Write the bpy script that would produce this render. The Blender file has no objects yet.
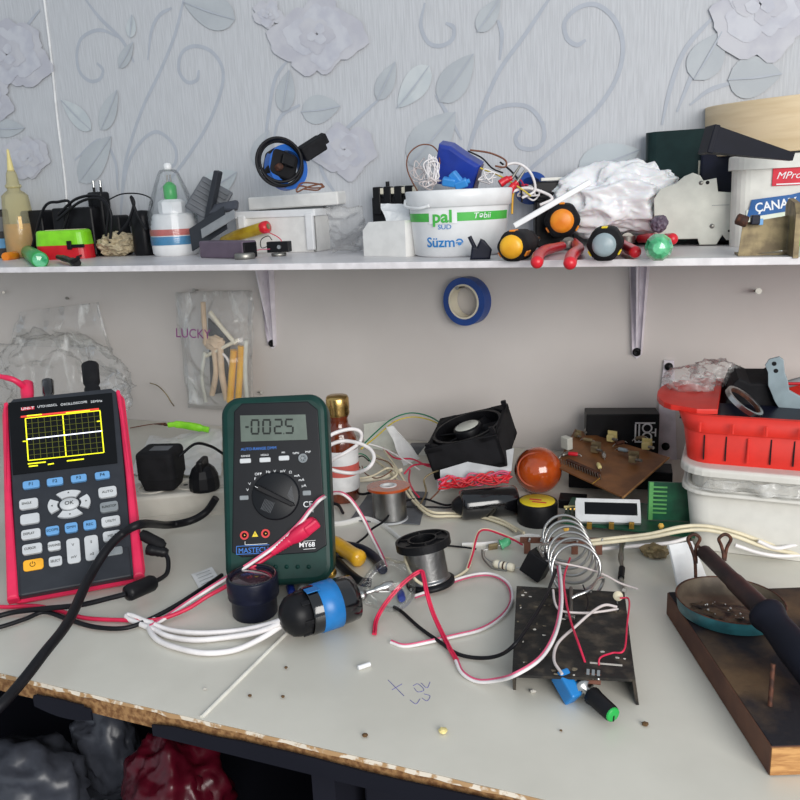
import bpy, bmesh, math, random
from mathutils import Vector as V, Matrix as MX, Euler, noise
random.seed(7)
PI = math.pi
sc = bpy.context.scene
COL = sc.collection
Z0 = 0.75          # bench top above the floor
SH = 0.276         # shelf top above the bench top
WY = 1.045         # wall plane
FY = 0.392         # front edge of the bench
SFY = 0.805        # front edge of the shelf
F = 800.0
# ------------------------------------------------------------ camera
yaw, pit, rol = map(math.radians, (22, 14, 2.5))
CF = V((-math.sin(yaw)*math.cos(pit), math.cos(yaw)*math.cos(pit), -math.sin(pit)))
_r = V((math.cos(yaw), math.sin(yaw), 0)); _d = CF.cross(_r)
CR = _r*math.cos(rol) + _d*math.sin(rol)
CD = -_r*math.sin(rol) + _d*math.cos(rol)
CP = V((0, 0, Z0 + 0.34))
cam = bpy.data.cameras.new('camera'); co = bpy.data.objects.new('camera', cam); COL.objects.link(co)
m3 = MX((CR, -CD, -CF)).transposed()
co.matrix_world = MX.Translation(CP) @ m3.to_4x4()
cam.sensor_fit = 'HORIZONTAL'; cam.sensor_width = 36; cam.lens = 36*F/800; cam.clip_start = 0.01; cam.clip_end = 50
sc.camera = co
def ray(px, py): return (px-400)*CR + (py-400)*CD + F*CF
def onz(px, py, z): v = ray(px, py); return CP + v*((z-CP.z)/v.z)
def D(px, py, z=0.0): return onz(px, py, Z0+z)            # a point z above the bench top
def S(px, py, z=0.0, ymax=1.0):                             # a point z above the shelf, kept on the shelf
    p = onz(px, py, Z0+SH+z)
    if p.y > ymax or p.z > CP.z: p = Y(px, py, ymax); p.z = Z0+SH+z
    return p
def Y(px, py, y): v = ray(px, py); return CP + v*((y-CP.y)/v.y)
def pm(P): return (P-CP).dot(CF)/F                          # metres per pixel there
def at(px, py, Q): v = ray(px, py); return CP + v*((Q-CP).dot(CF)/F)   # at the depth of Q
def facing(P): d = CP-P; return math.atan2(d.x, -d.y)
UP = V((0, 0, 1))
# ------------------------------------------------------------ materials
def lin(c):
    r = []
    for x in c:
        x /= 255.0
        r.append(x/12.92 if x <= .04045 else ((x+.055)/1.055)**2.4)
    return (*r, 1)
MATS = {}
def mat(n, c, rough=.5, metal=0, var=.08, scale=60, bump=0, bscale=200, emit=0, coat=0, c2=None, lo=.4, hi=.6, stretch=None, trans=0, spec=.5, sss=0):
    m = bpy.data.materials.new(n); m.use_nodes = True; MATS[n] = m
    if spec == .5 and max(c) < 75 and not metal: spec = .22
    nt = m.node_tree; N = nt.nodes; L = nt.links
    p = N['Principled BSDF']; p.inputs['Roughness'].default_value = rough; p.inputs['Metallic'].default_value = metal
    p.inputs['Specular IOR Level'].default_value = spec
    p.inputs['Coat Weight'].default_value = coat; p.inputs['Coat Roughness'].default_value = .08
    p.inputs['Transmission Weight'].default_value = trans
    if sss: p.inputs['Subsurface Weight'].default_value = sss; p.inputs['Subsurface Scale'].default_value = .01
    tc = N.new('ShaderNodeTexCoord'); mp = N.new('ShaderNodeMapping'); L.new(tc.outputs['Object'], mp.inputs['Vector'])
    if stretch: mp.inputs['Scale'].default_value = stretch
    nz = N.new('ShaderNodeTexNoise'); nz.inputs['Scale'].default_value = scale; nz.inputs['Detail'].default_value = 5
    L.new(mp.outputs[0], nz.inputs['Vector'])
    mr = N.new('ShaderNodeMapRange'); mr.inputs[1].default_value = lo; mr.inputs[2].default_value = hi
    L.new(nz.outputs[0], mr.inputs[0])
    mx = N.new('ShaderNodeMix'); mx.data_type = 'RGBA'; L.new(mr.outputs[0], mx.inputs[0])
    a = lin(c)
    if c2: b = lin(c2)
    else:
        b = tuple(min(1, x*(1+var)) for x in a[:3])+(1,); a = tuple(x*(1-var) for x in a[:3])+(1,)
    mx.inputs[6].default_value = a; mx.inputs[7].default_value = b
    L.new(mx.outputs[2], p.inputs['Base Color'])
    if emit: L.new(mx.outputs[2], p.inputs['Emission Color']); p.inputs['Emission Strength'].default_value = emit
    if bump:
        n2 = N.new('ShaderNodeTexNoise'); n2.inputs['Scale'].default_value = bscale; n2.inputs['Detail'].default_value = 4
        L.new(mp.outputs[0], n2.inputs['Vector'])
        bp = N.new('ShaderNodeBump'); bp.inputs['Strength'].default_value = bump; bp.inputs['Distance'].default_value = .001
        L.new(n2.outputs[0], bp.inputs['Height']); L.new(bp.outputs[0], p.inputs['Normal'])
    return m
def clear(n, tint, body, df=.1, rough=.08, fres=.35, var=0, scale=80, gl_k=.55, v0=.45, v1=.75, st=None):
    """thin see-through skin: tinted transparent, some diffuse body, glossy at grazing angles"""
    m = bpy.data.materials.new(n); m.use_nodes = True; MATS[n] = m
    nt = m.node_tree; N = nt.nodes; L = nt.links; N.remove(N['Principled BSDF']); out = N['Material Output']
    tr = N.new('ShaderNodeBsdfTransparent'); tr.inputs[0].default_value = lin(tint)
    di = N.new('ShaderNodeBsdfDiffuse'); di.inputs[0].default_value = lin(body)
    gl = N.new('ShaderNodeBsdfGlossy'); gl.inputs['Roughness'].default_value = rough
    m1 = N.new('ShaderNodeMixShader'); m1.inputs[0].default_value = df
    L.new(tr.outputs[0], m1.inputs[1]); L.new(di.outputs[0], m1.inputs[2])
    if var:
        tc = N.new('ShaderNodeTexCoord'); nz = N.new('ShaderNodeTexNoise'); nz.inputs['Scale'].default_value = scale; nz.inputs['Detail'].default_value = 4; nz.inputs['Distortion'].default_value = 1.5 if st else 0
        mp = N.new('ShaderNodeMapping'); mp.inputs['Scale'].default_value = st or (1, 1, 1); mp.inputs['Rotation'].default_value = (0, .5 if st else 0, 0); L.new(tc.outputs['Object'], mp.inputs[0]); L.new(mp.outputs[0], nz.inputs['Vector'])
        mr = N.new('ShaderNodeMapRange'); mr.inputs[1].default_value = v0; mr.inputs[2].default_value = v1; mr.inputs[3].default_value = df; mr.inputs[4].default_value = df+var
        L.new(nz.outputs[0], mr.inputs[0]); L.new(mr.outputs[0], m1.inputs[0])
    lw = N.new('ShaderNodeLayerWeight'); lw.inputs[0].default_value = fres
    mm = N.new('ShaderNodeMath'); mm.operation = 'MULTIPLY_ADD'; mm.inputs[1].default_value = gl_k; mm.inputs[2].default_value = .02
    L.new(lw.outputs['Fresnel'], mm.inputs[0])
    m2 = N.new('ShaderNodeMixShader'); L.new(mm.outputs[0], m2.inputs[0]); L.new(m1.outputs[0], m2.inputs[1]); L.new(gl.outputs[0], m2.inputs[2])
    L.new(m2.outputs[0], out.inputs[0])
    return m
# ------------------------------------------------------------ mesh builder (world coordinates out)
def cr(pts, n=6, closed=False):
    P = [V(p) for p in pts]
    if len(P) < 3: return P
    o = []; k = len(P)
    for i in range(k if closed else k-1):
        p1, p2 = P[i], P[(i+1) % k]
        p0 = P[i-1] if (i > 0 or closed) else p1*2-p2
        p3 = P[(i+2) % k] if (i+2 < k or closed) else p2*2-p1
        for j in range(n):
            t = j/n
            o.append(.5*((2*p1)+(p2-p0)*t+(2*p0-5*p1+4*p2-p3)*t*t+(3*p1-p0-3*p2+p3)*t**3))
    if not closed: o.append(P[-1])
    return o
def fr(P, rz=0, rx=0, ry=0): return MX.Translation(P) @ Euler((rx, ry, rz)).to_matrix().to_4x4()
def axf(p0, p1, roll=0):
    z = (V(p1)-V(p0)).normalized(); x = z.cross(UP)
    if x.length < .05: x = V((1, 0, 0))
    x.normalize(); y = z.cross(x)
    return MX.Translation(p0) @ MX((x, y, z)).transposed().to_4x4() @ MX.Rotation(roll, 4, 'Z')
def rrect(w, h, r, n=5, cx=0, cy=0):
    o = []
    for (sx, sy, a0) in ((1, 1, 0), (-1, 1, PI/2), (-1, -1, PI), (1, -1, 1.5*PI)):
        for i in range(n+1):
            a = a0+PI/2*i/n
            o.append((cx+sx*(w/2-r)+r*math.cos(a), cy+sy*(h/2-r)+r*math.sin(a)))
    return o
class B:
    def __init__(s, M=None, m=None):
        s.M = M or MX.Identity(4); s.v = []; s.f = []; s.mi = []; s.sm = []; s.mats = []; s.cur = 0
        if m: s.mat(m)
    def mat(s, n):
        if n not in s.mats: s.mats.append(n)
        s.cur = s.mats.index(n); return s
    def add(s, vs, fs, smooth=False, M=None):
        o = len(s.v); T = s.M @ M if M else s.M
        s.v.extend(T @ V(p) for p in vs)
        for f in fs: s.f.append([o+i for i in f]); s.mi.append(s.cur); s.sm.append(smooth)
        return s
    def bm(s, bm, smooth=False, M=None):
        bm.verts.index_update()
        s.add([v.co for v in bm.verts], [[v.index for v in f.verts] for f in bm.faces], smooth, M); bm.free(); return s
    def box(s, c, d, bev=0, M=None, seg=2):
        bm = bmesh.new(); bmesh.ops.create_cube(bm, size=1)
        for v in bm.verts: v.co = V((v.co.x*d[0]+c[0], v.co.y*d[1]+c[1], v.co.z*d[2]+c[2]))
        if bev: bmesh.ops.bevel(bm, geom=bm.edges[:], offset=bev, segments=seg, affect='EDGES', profile=.5)
        return s.bm(bm, False, M)
    def prism(s, poly, z0, z1, M=None, bev=0, smooth=False, scale=1.0):
        n = len(poly)
        bm = bmesh.new(); a = [bm.verts.new((x, y, z0)) for x, y in poly]; b = [bm.verts.new((x*scale, y*scale, z1)) for x, y in poly]
        bm.faces.new(a[::-1]); top = bm.faces.new(b)
        for i in range(n): bm.faces.new((a[i], a[(i+1) % n], b[(i+1) % n], b[i]))
        bmesh.ops.recalc_face_normals(bm, faces=bm.faces[:])
        if bev:
            eds = [e for e in bm.edges if all(abs(v.co.z-z1) < 1e-7 for v in e.verts)]
            bmesh.ops.bevel(bm, geom=eds, offset=bev, segments=3, affect='EDGES', profile=.5)
        return s.bm(bm, smooth, M)
    def lathe(s, prof, M=None, n=28, smooth=True, sq=None, flut=None, cap=True):
        vs = []; fs = []
        for r, z in prof:
            for i in range(n):
                a = 2*PI*i/n; q = r*(1+(flut[1]*math.cos(flut[0]*a) if flut else 0))
                x, y = math.cos(a), math.sin(a)
                if sq: e = (abs(x)**sq+abs(y)**sq)**(-1/sq); x *= e; y *= e
                vs.append((q*x, q*y, z))
        k = len(prof)
        for j in range(k-1):
            for i in range(n):
                fs.append((j*n+i, j*n+(i+1) % n, (j+1)*n+(i+1) % n, (j+1)*n+i))
        s.add(vs, fs, smooth, M)
        if cap and prof[0][0] > 1e-5: s.add(vs[:n], [list(range(n))[::-1]], False, M)
        if cap and prof[-1][0] > 1e-5: s.add(vs[-n:], [list(range(n))], False, M)
        return s
    def cyl(s, p0, p1, r, r1=None, n=20, smooth=True):
        p0 = V(p0); p1 = V(p1); L = (p1-p0).length
        return s.lathe([(r, 0), (r if r1 is None else r1, L)], axf(p0, p1), n, smooth)
    def ring(s, ro, ri, z0, z1, M=None, n=40):
        vs = []; fs = []
        for r, z in ((ro, z0), (ro, z1), (ri, z1), (ri, z0)):
            vs += [(r*math.cos(2*PI*i/n), r*math.sin(2*PI*i/n), z) for i in range(n)]
        for j in range(4):
            for i in range(n): fs.append((j*n+i, j*n+(i+1) % n, ((j+1) % 4)*n+(i+1) % n, ((j+1) % 4)*n+i))
        return s.add(vs, fs, False, M)
    def tube(s, pts, r, n=8, sub=6, closed=False, M=None, flat=None):
        P = cr(pts, sub, closed) if sub else [V(p) for p in pts]
        k = len(P); vs = []; fs = []
        t0 = (P[1]-P[0]).normalized(); u = t0.cross(UP)
        if u.length < .1: u = t0.cross(V((1, 0, 0)))
        u.normalize()
        for i in range(k):
            a = P[(i+1) % k] if (i < k-1 or closed) else P[i]; b = P[i-1] if (i > 0 or closed) else P[i]
            t = (a-b)
            if t.length < 1e-9: t = t0
            t.normalize(); u = (u-t*u.dot(t)).normalized(); w = t.cross(u)
            rr = r[min(i*len(r)//k, len(r)-1)] if isinstance(r, (list, tuple)) else r
            for j in range(n):
                q = 2*PI*j/n
                vs.append(P[i]+u*(rr*math.cos(q))*(flat or 1)+w*(rr*math.sin(q)))
        for i in range(k if closed else k-1):
            i2 = (i+1) % k
            for j in range(n): fs.append((i*n+j, i*n+(j+1) % n, i2*n+(j+1) % n, i2*n+j))
        s.add(vs, fs, True, M)
        if not closed: s.add(vs[:n], [list(range(n))[::-1]], False, M); s.add(vs[-n:], [list(range(n))], False, M)
        return s
    def ball(s, c, r, sc_=(1, 1, 1), M=None, n=20):
        bm = bmesh.new(); bmesh.ops.create_uvsphere(bm, u_segments=n, v_segments=n//2+2, radius=r)
        for v in bm.verts: v.co = V((v.co.x*sc_[0]+c[0], v.co.y*sc_[1]+c[1], v.co.z*sc_[2]+c[2]))
        return s.bm(bm, True, M)
    def torus(s, R, r, M=None, n=36, k=10):
        vs = [((R+r*math.cos(2*PI*j/k))*math.cos(2*PI*i/n), (R+r*math.cos(2*PI*j/k))*math.sin(2*PI*i/n), r*math.sin(2*PI*j/k)) for i in range(n) for j in range(k)]
        fs = [(i*k+j, ((i+1) % n)*k+j, ((i+1) % n)*k+(j+1) % k, i*k+(j+1) % k) for i in range(n) for j in range(k)]
        return s.add(vs, fs, True, M)
    def crumple(s, c, rad, amp=.25, fq=2.2, seed=0, sub=4, floor=None, smooth=False, M=None, ridge=True, pers=.5):
        bm = bmesh.new(); bmesh.ops.create_icosphere(bm, subdivisions=sub, radius=1)
        for v in bm.verts:
            d = v.co.normalized(); q = d*fq+V((seed*7.3, seed*3.1, seed*1.7)); e = 0; a = 1
            for _ in range(4):
                x = noise.noise(q); e += a*((1-abs(x)*2.2) if ridge else x*1.5); q = q*2.03; a *= pers
            k = 1+amp*(e-.9 if ridge else e)
            v.co = V((d.x*k*rad[0]+c[0], d.y*k*rad[1]+c[1], d.z*k*rad[2]+c[2]))
            if floor is not None and v.co.z < floor: v.co.z = floor+.0005*noise.noise(q)
        return s.bm(bm, smooth, M)
    def sheet(s, a, b, c, d, nx=24, ny=24, amp=.01, fq=20, seed=0, th=.0006, ridge=True, bulge=0, smooth=False):
        """a-b-c-d corners; noisy two-sided sheet of thickness th"""
        a, b, c, d = map(V, (a, b, c, d)); N = (b-a).cross(d-a).normalized(); vs = []
        for side in (0, 1):
            for j in range(ny+1):
                for i in range(nx+1):
                    u, w = i/nx, j/ny; p = (a*(1-u)+b*u)*(1-w)+(d*(1-u)+c*u)*w
                    q = p*fq+V((seed*5.1, seed*2.3, seed)); e = 0; k = 1
                    for _ in range(3): x = noise.noise(q); e += k*((.5-abs(x)*2) if ridge else x); q = q*2.1; k *= .5
                    p = p+N*(amp*e+bulge*math.sin(PI*u)*math.sin(PI*w)-side*th)
                    p = p+(b-a).normalized()*(amp*.6*noise.noise(q*.3+V((9, 9, 9))))
                    vs.append(p)
        m = (nx+1)*(ny+1); fs = []
        for j in range(ny):
            for i in range(nx):
                k = j*(nx+1)+i; fs.append((k, k+1, k+nx+2, k+nx+1)); fs.append((m+k+nx+1, m+k+nx+2, m+k+1, m+k))
        bd = [i for i in range(nx+1)]+[j*(nx+1)+nx for j in range(1, ny+1)]+[ny*(nx+1)+i for i in range(nx-1, -1, -1)]+[j*(nx+1) for j in range(ny-1, 0, -1)]
        for i in range(len(bd)): p, q = bd[i], bd[(i+1) % len(bd)]; fs.append((q, p, m+p, m+q))
        return s.add(vs, fs, smooth)
    def text(s, t, size, M, ext=.0002, align='CENTER', bend=None, sx=1.0, bold=0, shear=0):
        cu = bpy.data.curves.new('t', 'FONT'); cu.body = t; cu.size = size; cu.extrude = ext; cu.align_x = align; cu.align_y = 'CENTER'; cu.offset = bold*size; cu.shear = shear
        cu.resolution_u = 3
        ob = bpy.data.objects.new('t', cu); me = ob.to_mesh()
        vs = [v.co.copy() for v in me.vertices]; fs = [list(p.vertices) for p in me.polygons]
        ob.to_mesh_clear(); bpy.data.objects.remove(ob); bpy.data.curves.remove(cu)
        for v in vs: v.x *= sx
        if bend:
            for v in vs: r = bend+v.z; a = v.x/bend; v.x, v.z = r*math.sin(a), r*math.cos(a)-bend
        return s.add(vs, fs, False, M)
def emesh(b, name, inv):
    me = bpy.data.meshes.new(name)
    me.from_pydata([inv @ p for p in b.v], [], b.f)
    for n in b.mats: me.materials.append(MATS[n])
    me.polygons.foreach_set('material_index', b.mi); me.polygons.foreach_set('use_smooth', b.sm); me.update()
    return me
RM = {}
def thing(name, label, cat, P, group=None):
    o = bpy.data.objects.new(name, None); COL.objects.link(o); o.empty_display_size = .02
    M = MX.Translation(P) if isinstance(P, V) else P
    o.matrix_basis = M; RM[o.name] = M.inverted(); o['label'] = label; o['category'] = cat
    if group: o['group'] = group
    return o
def part(root, name, b, label=None, kind=None):
    inv = RM[root.name]; o = bpy.data.objects.new(name, emesh(b, name, inv)); COL.objects.link(o); o.parent = root; RM[o.name] = inv
    if label: o['label'] = label
    if kind: o['kind'] = kind
    return o
def solo(name, label, cat, b, group=None, kind=None):
    xs = [p.x for p in b.v]; ys = [p.y for p in b.v]; zs = [p.z for p in b.v]
    M = MX.Translation(((min(xs)+max(xs))/2, (min(ys)+max(ys))/2, min(zs)))
    o = bpy.data.objects.new(name, emesh(b, name, M.inverted())); COL.objects.link(o); o.matrix_basis = M; RM[o.name] = M.inverted()
    if label: o['label'] = label; o['category'] = cat
    if group: o['group'] = group
    if kind: o['kind'] = kind
    return o
def struct(name, b): return solo(name, None, None, b, None, 'structure')
def pts3(L, f=D): return [p if isinstance(p, V) else f(p[0], p[1], p[2]/1000.0) for p in L]
def wire(label, pts, r, m, name='wire', cat='wire', group=None, f=D, n=8, sub=7):
    return solo(name, label, cat, B(m=m).tube(pts3(pts, f), r/1000.0, n, sub), group)
def twin(label, pts, r, m1, m2, name='twin_wire', cat='wire', group=None, f=D, r2=.6):
    P = cr(pts3(pts, f), 7); t = thing(name, label, cat, P[0].copy(), group)
    for sgn, m, q_ in ((1, m1, 1), (-1, m2, r2)):
        Q = []
        for i, p in enumerate(P):
            a = P[min(i+1, len(P)-1)]-P[max(i-1, 0)]; view = (CP-p).normalized(); u = a.cross(view)
            u = u.normalized() if u.length > 1e-9 else V((1, 0, 0))
            Q.append(p+u*(sgn*r*(.95 if sgn > 0 else .85*r2)/1000)-V((0, 0, 0 if sgn > 0 else .0002)))
        part(t, 'strand', B(m=m).tube(Q, r*q_/1000, 8, 0))
    return t
class Face:
    """a flat face leaning back on the bench: foot point, turn, lean, width, height"""
    def __init__(s, x, y, yaw, lean, W, H, z):
        s.X = V((math.cos(yaw), math.sin(yaw), 0)); n = V((-math.sin(yaw), math.cos(yaw), 0))
        s.Y = n*math.sin(lean)+UP*math.cos(lean); s.Z = s.X.cross(s.Y); s.O = V((x, y, Z0+z)); s.W = W; s.H = H
        s.M = MX.Translation(s.O) @ MX((s.X, s.Y, s.Z)).transposed().to_4x4()
    def at(s, px, py, off=0):
        v = ray(px, py); o = s.O+s.Z*off; return CP+v*((o-CP).dot(s.Z)/v.dot(s.Z))
    def uv(s, px, py, off=0): p = s.at(px, py, off)-s.O; return p.dot(s.X), p.dot(s.Y)
    def rect(s, x0, y0, x1, y1, off=0):
        xm, ym = (x0+x1)/2, (y0+y1)/2; u, w = s.uv(xm, ym, off)
        return u, w, s.uv(x1, ym, off)[0]-s.uv(x0, ym, off)[0], s.uv(xm, y0, off)[1]-s.uv(xm, y1, off)[1]
    def L(s, u, w, z=0): return s.M @ MX.Translation((u, w, z))
WORLD, KEY = .56, 50
# ------------------------------------------------------------ palette
mat('wallpaper', (191, 193, 197), .75, var=.05, scale=1, bump=.5, bscale=1, stretch=(420, 420, 26))
mat('paper_swirl', (174, 179, 188), .6, var=.03); mat('paper_leaf', (174, 179, 184), .55, c2=(182, 187, 191), scale=25)
mat('paper_leaf_pale', (186, 193, 197), .5, c2=(199, 204, 206), scale=30); mat('paper_flower', (182, 182, 191), .5, c2=(194, 194, 200), scale=30)
mat('paper_petal', (197, 198, 205), .4, c2=(184, 185, 195), scale=40)
mat('painted_panel', (208, 202, 198), .55, c2=(199, 193, 189), scale=4)
mat('seam', (222, 222, 222), .6)
mat('laminate', (216, 213, 202), .32, c2=(204, 201, 190), scale=7, bump=.05, bscale=60)
mat('seam_strip', (220, 218, 209), .4)
mat('chipboard', (168, 128, 84), .9, c2=(120, 82, 48), scale=220, bump=.8, bscale=320)
mat('chip_pale', (216, 206, 190), .8, c2=(170, 135, 95), scale=130, lo=.46, hi=.54)
mat('navy_panel', (24, 25, 34), .6, c2=(30, 31, 40), scale=5); mat('dark_floor', (60, 58, 58), .7)
mat('shelf_white', (216, 213, 214), .35, c2=(206, 203, 205), scale=10); mat('edge_white', (226, 222, 224), .35)
mat('bracket_white', (222, 216, 224), .4); mat('white', (230, 231, 232), .35, var=.03); mat('white_matt', (226, 225, 222), .6, var=.04)
mat('offwhite', (214, 213, 206), .45, var=.05); mat('cream', (226, 219, 198), .5, var=.05); mat('breaker', (205, 206, 196), .5, var=.05)
mat('light_grey', (186, 188, 190), .5); mat('grey', (140, 143, 146), .5); mat('mid_grey', (96, 99, 104), .55, var=.12)
mat('black', (20, 20, 23), .42, var=.2); mat('black_matt', (26, 26, 29), .75, var=.2); mat('black_gloss', (14, 14, 17), .14, coat=.7, spec=.51)
mat('rubber', (30, 31, 34), .6); mat('navy', (20, 23, 40), .35, var=.15); mat('charcoal', (48, 51, 57), .45, var=.06)
mat('steel', (190, 190, 188), .28, metal=1); mat('dull_steel', (150, 148, 142), .45, metal=1, var=.15); mat('solder', (150, 150, 150), .36, metal=1, bump=.3, bscale=300)
mat('brass', (200, 160, 80), .3, metal=1); mat('gold', (205, 170, 105), .25, metal=1); mat('rust', (96, 58, 42), .7, c2=(60, 38, 30), scale=200, metal=.3)
mat('scope_red', (222, 38, 84), .42, var=.05); mat('red', (205, 30, 45), .35, var=.08); mat('bin_red', (212, 44, 32), .42, var=.04); mat('lcd_frame', (206, 208, 209), .4); mat('contact_green', (84, 150, 84), .5); mat('lid_navy', (15, 17, 29), .6); mat('tub_white', (208, 206, 199), .5, var=.03)
mat('wire_red', (206, 34, 74), .4); mat('plug_red', (216, 34, 78), .38); mat('wire_white', (228, 224, 224), .4); mat('wire_cream', (218, 208, 180), .5); mat('wire_black', (22, 22, 26), .45)
mat('wire_green', (40, 120, 88), .45); mat('wire_yellow', (206, 184, 60), .45); mat('wire_brown', (110, 64, 40), .5); mat('wire_pink', (206, 84, 118), .45); mat('wire_dusty', (206, 196, 194), .45)
mat('blue', (34, 98, 186), .4); mat('tape_blue', (26, 66, 140), .4, var=.1); mat('sky_blue', (28, 116, 186), .35); mat('pack_blue', (34, 58, 150), .3, var=.1); mat('clip_blue', (56, 140, 214), .35)
mat('lime', (132, 214, 32), .35); mat('green', (30, 160, 70), .35); mat('logo_green', (70, 176, 70), .4); mat('dark_green', (20, 40, 40), .3, var=.12)
mat('neon', (150, 230, 50), .35, c2=(120, 205, 30)); mat('glass_green', (36, 150, 92), .12, coat=.6, c2=(110, 200, 150), scale=70)
mat('holster', (15, 52, 47), .4, var=.1); mat('meter_face', (20, 22, 27), .4); mat('meter_dial', (22, 24, 28), .38)
mat('lcd', (92, 103, 95), .25); mat('ink', (28, 34, 32), .5); mat('ink_white', (232, 234, 236), .5, var=0); mat('ink_blue', (50, 120, 210), .5); mat('ink_red', (205, 50, 50), .5)
mat('ink_purple', (120, 50, 110), .5); mat('ink_violet', (110, 108, 160), .7); mat('ink_yellow', (228, 200, 40), .4)
mat('key_grey', (196, 199, 202), .5, var=.04); mat('key_dim', (128, 134, 138), .5); mat('key_blue', (104, 160, 212), .45, var=.04); mat('key_cream', (206, 196, 168), .5); mat('key_orange', (240, 172, 40), .45)
mat('screen', (12, 13, 16), .12); mat('trace_yellow', (225, 225, 30), .5, emit=.9, var=0); mat('grid_dim', (80, 84, 20), .5, emit=.45, var=0); mat('trace_white', (235, 240, 250), .5, emit=1.0, var=0); mat('screen_red', (215, 60, 50), .5, emit=.7, var=0)
mat('yellow', (240, 184, 40), .35, c2=(226, 160, 30), scale=30); mat('orange', (242, 150, 36), .4, c2=(232, 130, 30)); mat('handle_yellow', (226, 172, 40), .28, coat=.4); mat('handle_old', (190, 160, 40), .3, c2=(166, 132, 26), coat=.4)
mat('slate_end', (142, 158, 164), .35, var=.08); mat('purple_grey', (96, 82, 98), .45, var=.06); mat('tan_wad', (196, 182, 152), .9, c2=(160, 146, 120), scale=120, bump=.8, bscale=250)
mat('beige_wood', (226, 204, 168), .6, c2=(216, 192, 154), scale=14, stretch=(1, 1, 10)); mat('old_brass', (150, 134, 100), .55, c2=(112, 98, 74), metal=.35, scale=70)
mat('amber_liquid', (196, 142, 70), .3); mat('bottle_amber', (186, 146, 90), .3); mat('rosin', (178, 76, 24), .12, c2=(150, 58, 18), scale=40, coat=.8, sss=.2)
mat('flux_bottle', (120, 52, 22), .1, c2=(96, 38, 16), coat=.8); mat('label_paper', (222, 222, 222), .6)
mat('pcb_brown', (140, 92, 50), .55, c2=(112, 72, 40), scale=30); mat('pcb_green', (22, 84, 58), .35, c2=(16, 64, 46), scale=60); mat('phenolic', (112, 70, 54), .6)
mat('heatsink', (40, 39, 38), .45, c2=(84, 76, 66), scale=70, lo=.48, hi=.72, bump=.3); mat('dust', (120, 110, 92), .9, c2=(70, 64, 54), scale=150)
mat('board_wood', (36, 34, 39), .8, c2=(98, 78, 58), scale=13, lo=.5, hi=.68, bump=.5); mat('board_side', (104, 68, 50), .75, c2=(84, 52, 40), scale=30); mat('board_end', (196, 148, 92), .75, c2=(160, 112, 64), scale=60, stretch=(1, 1, 8))
mat('tin_teal', (50, 108, 116), .4, c2=(40, 84, 92)); mat('tin_in', (112, 100, 84), .55, c2=(76, 66, 56), metal=.3, scale=40); mat('slag', (44, 38, 36), .45, c2=(92, 76, 60), scale=120, bump=1, bscale=180)
mat('iron_barrel', (70, 50, 48), .5, c2=(48, 38, 40), metal=.4, scale=60); mat('socket_white', (206, 202, 192), .45, c2=(186, 182, 172), scale=20)
mat('bag_white', (236, 236, 238), .35, var=.02, sss=.1); mat('bag_shade_grey', (66, 69, 78), .35, var=.1); mat('bag_red_shaded', (82, 10, 28), .35, var=.15)  # red and grey bags: under-bench shade put into colour; envelope shares the grey
mat('stick', (206, 180, 150), .6, var=.1); mat('mpro_red', (206, 28, 52), .4); mat('banner_blue', (28, 88, 150), .4); mat('pale_green', (206, 220, 196), .45, c2=(224, 228, 214), scale=20)
mat('cheese_yellow', (222, 206, 140), .5); mat('debris', (96, 70, 40), .8, var=.3); mat('fluff', (190, 186, 178), .8)
mat('logo_blue', (24, 120, 190), .4); mat('band_red', (196, 92, 84), .45); mat('band_blue', (30, 130, 180), .4)
clear('clear_plastic', (250, 251, 252), (235, 238, 240), .06, .1, .22); clear('film', (254, 254, 254), (255, 255, 253), .05, .16, .16, var=.45, scale=14, gl_k=.4, v0=.56, v1=.74, st=(1.6, 1, .7))  # film: white noise streaks in its body stand for highlights
clear('film_thick', (252, 252, 252), (242, 242, 240), .07, .18, .2, var=.3, scale=40, gl_k=.5); clear('glass', (253, 254, 254), (230, 230, 230), .0, .02, .25, gl_k=.28); clear('amber_glass', (190, 104, 54), (120, 50, 20), .25, .05, .35)
clear('bottle_skin', (250, 244, 214), (232, 224, 186), .25, .15, .2)
mat('lens', (60, 40, 48), .05, coat=1)
# ------------------------------------------------------------ room
b = B(m='dark_floor').box((-.4, -.4, -.01), (4.4, 3.2, .02)); struct('floor', b)
WX0, WX1 = -2.4, 1.6
b = B(m='wallpaper').box(((WX0+WX1)/2, WY+.05, Z0+SH+.75), (WX1-WX0, .1, 1.5))
b.mat('painted_panel').box(((WX0+WX1)/2, WY+.05, (Z0+SH)/2), (WX1-WX0, .1, Z0+SH))
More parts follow.
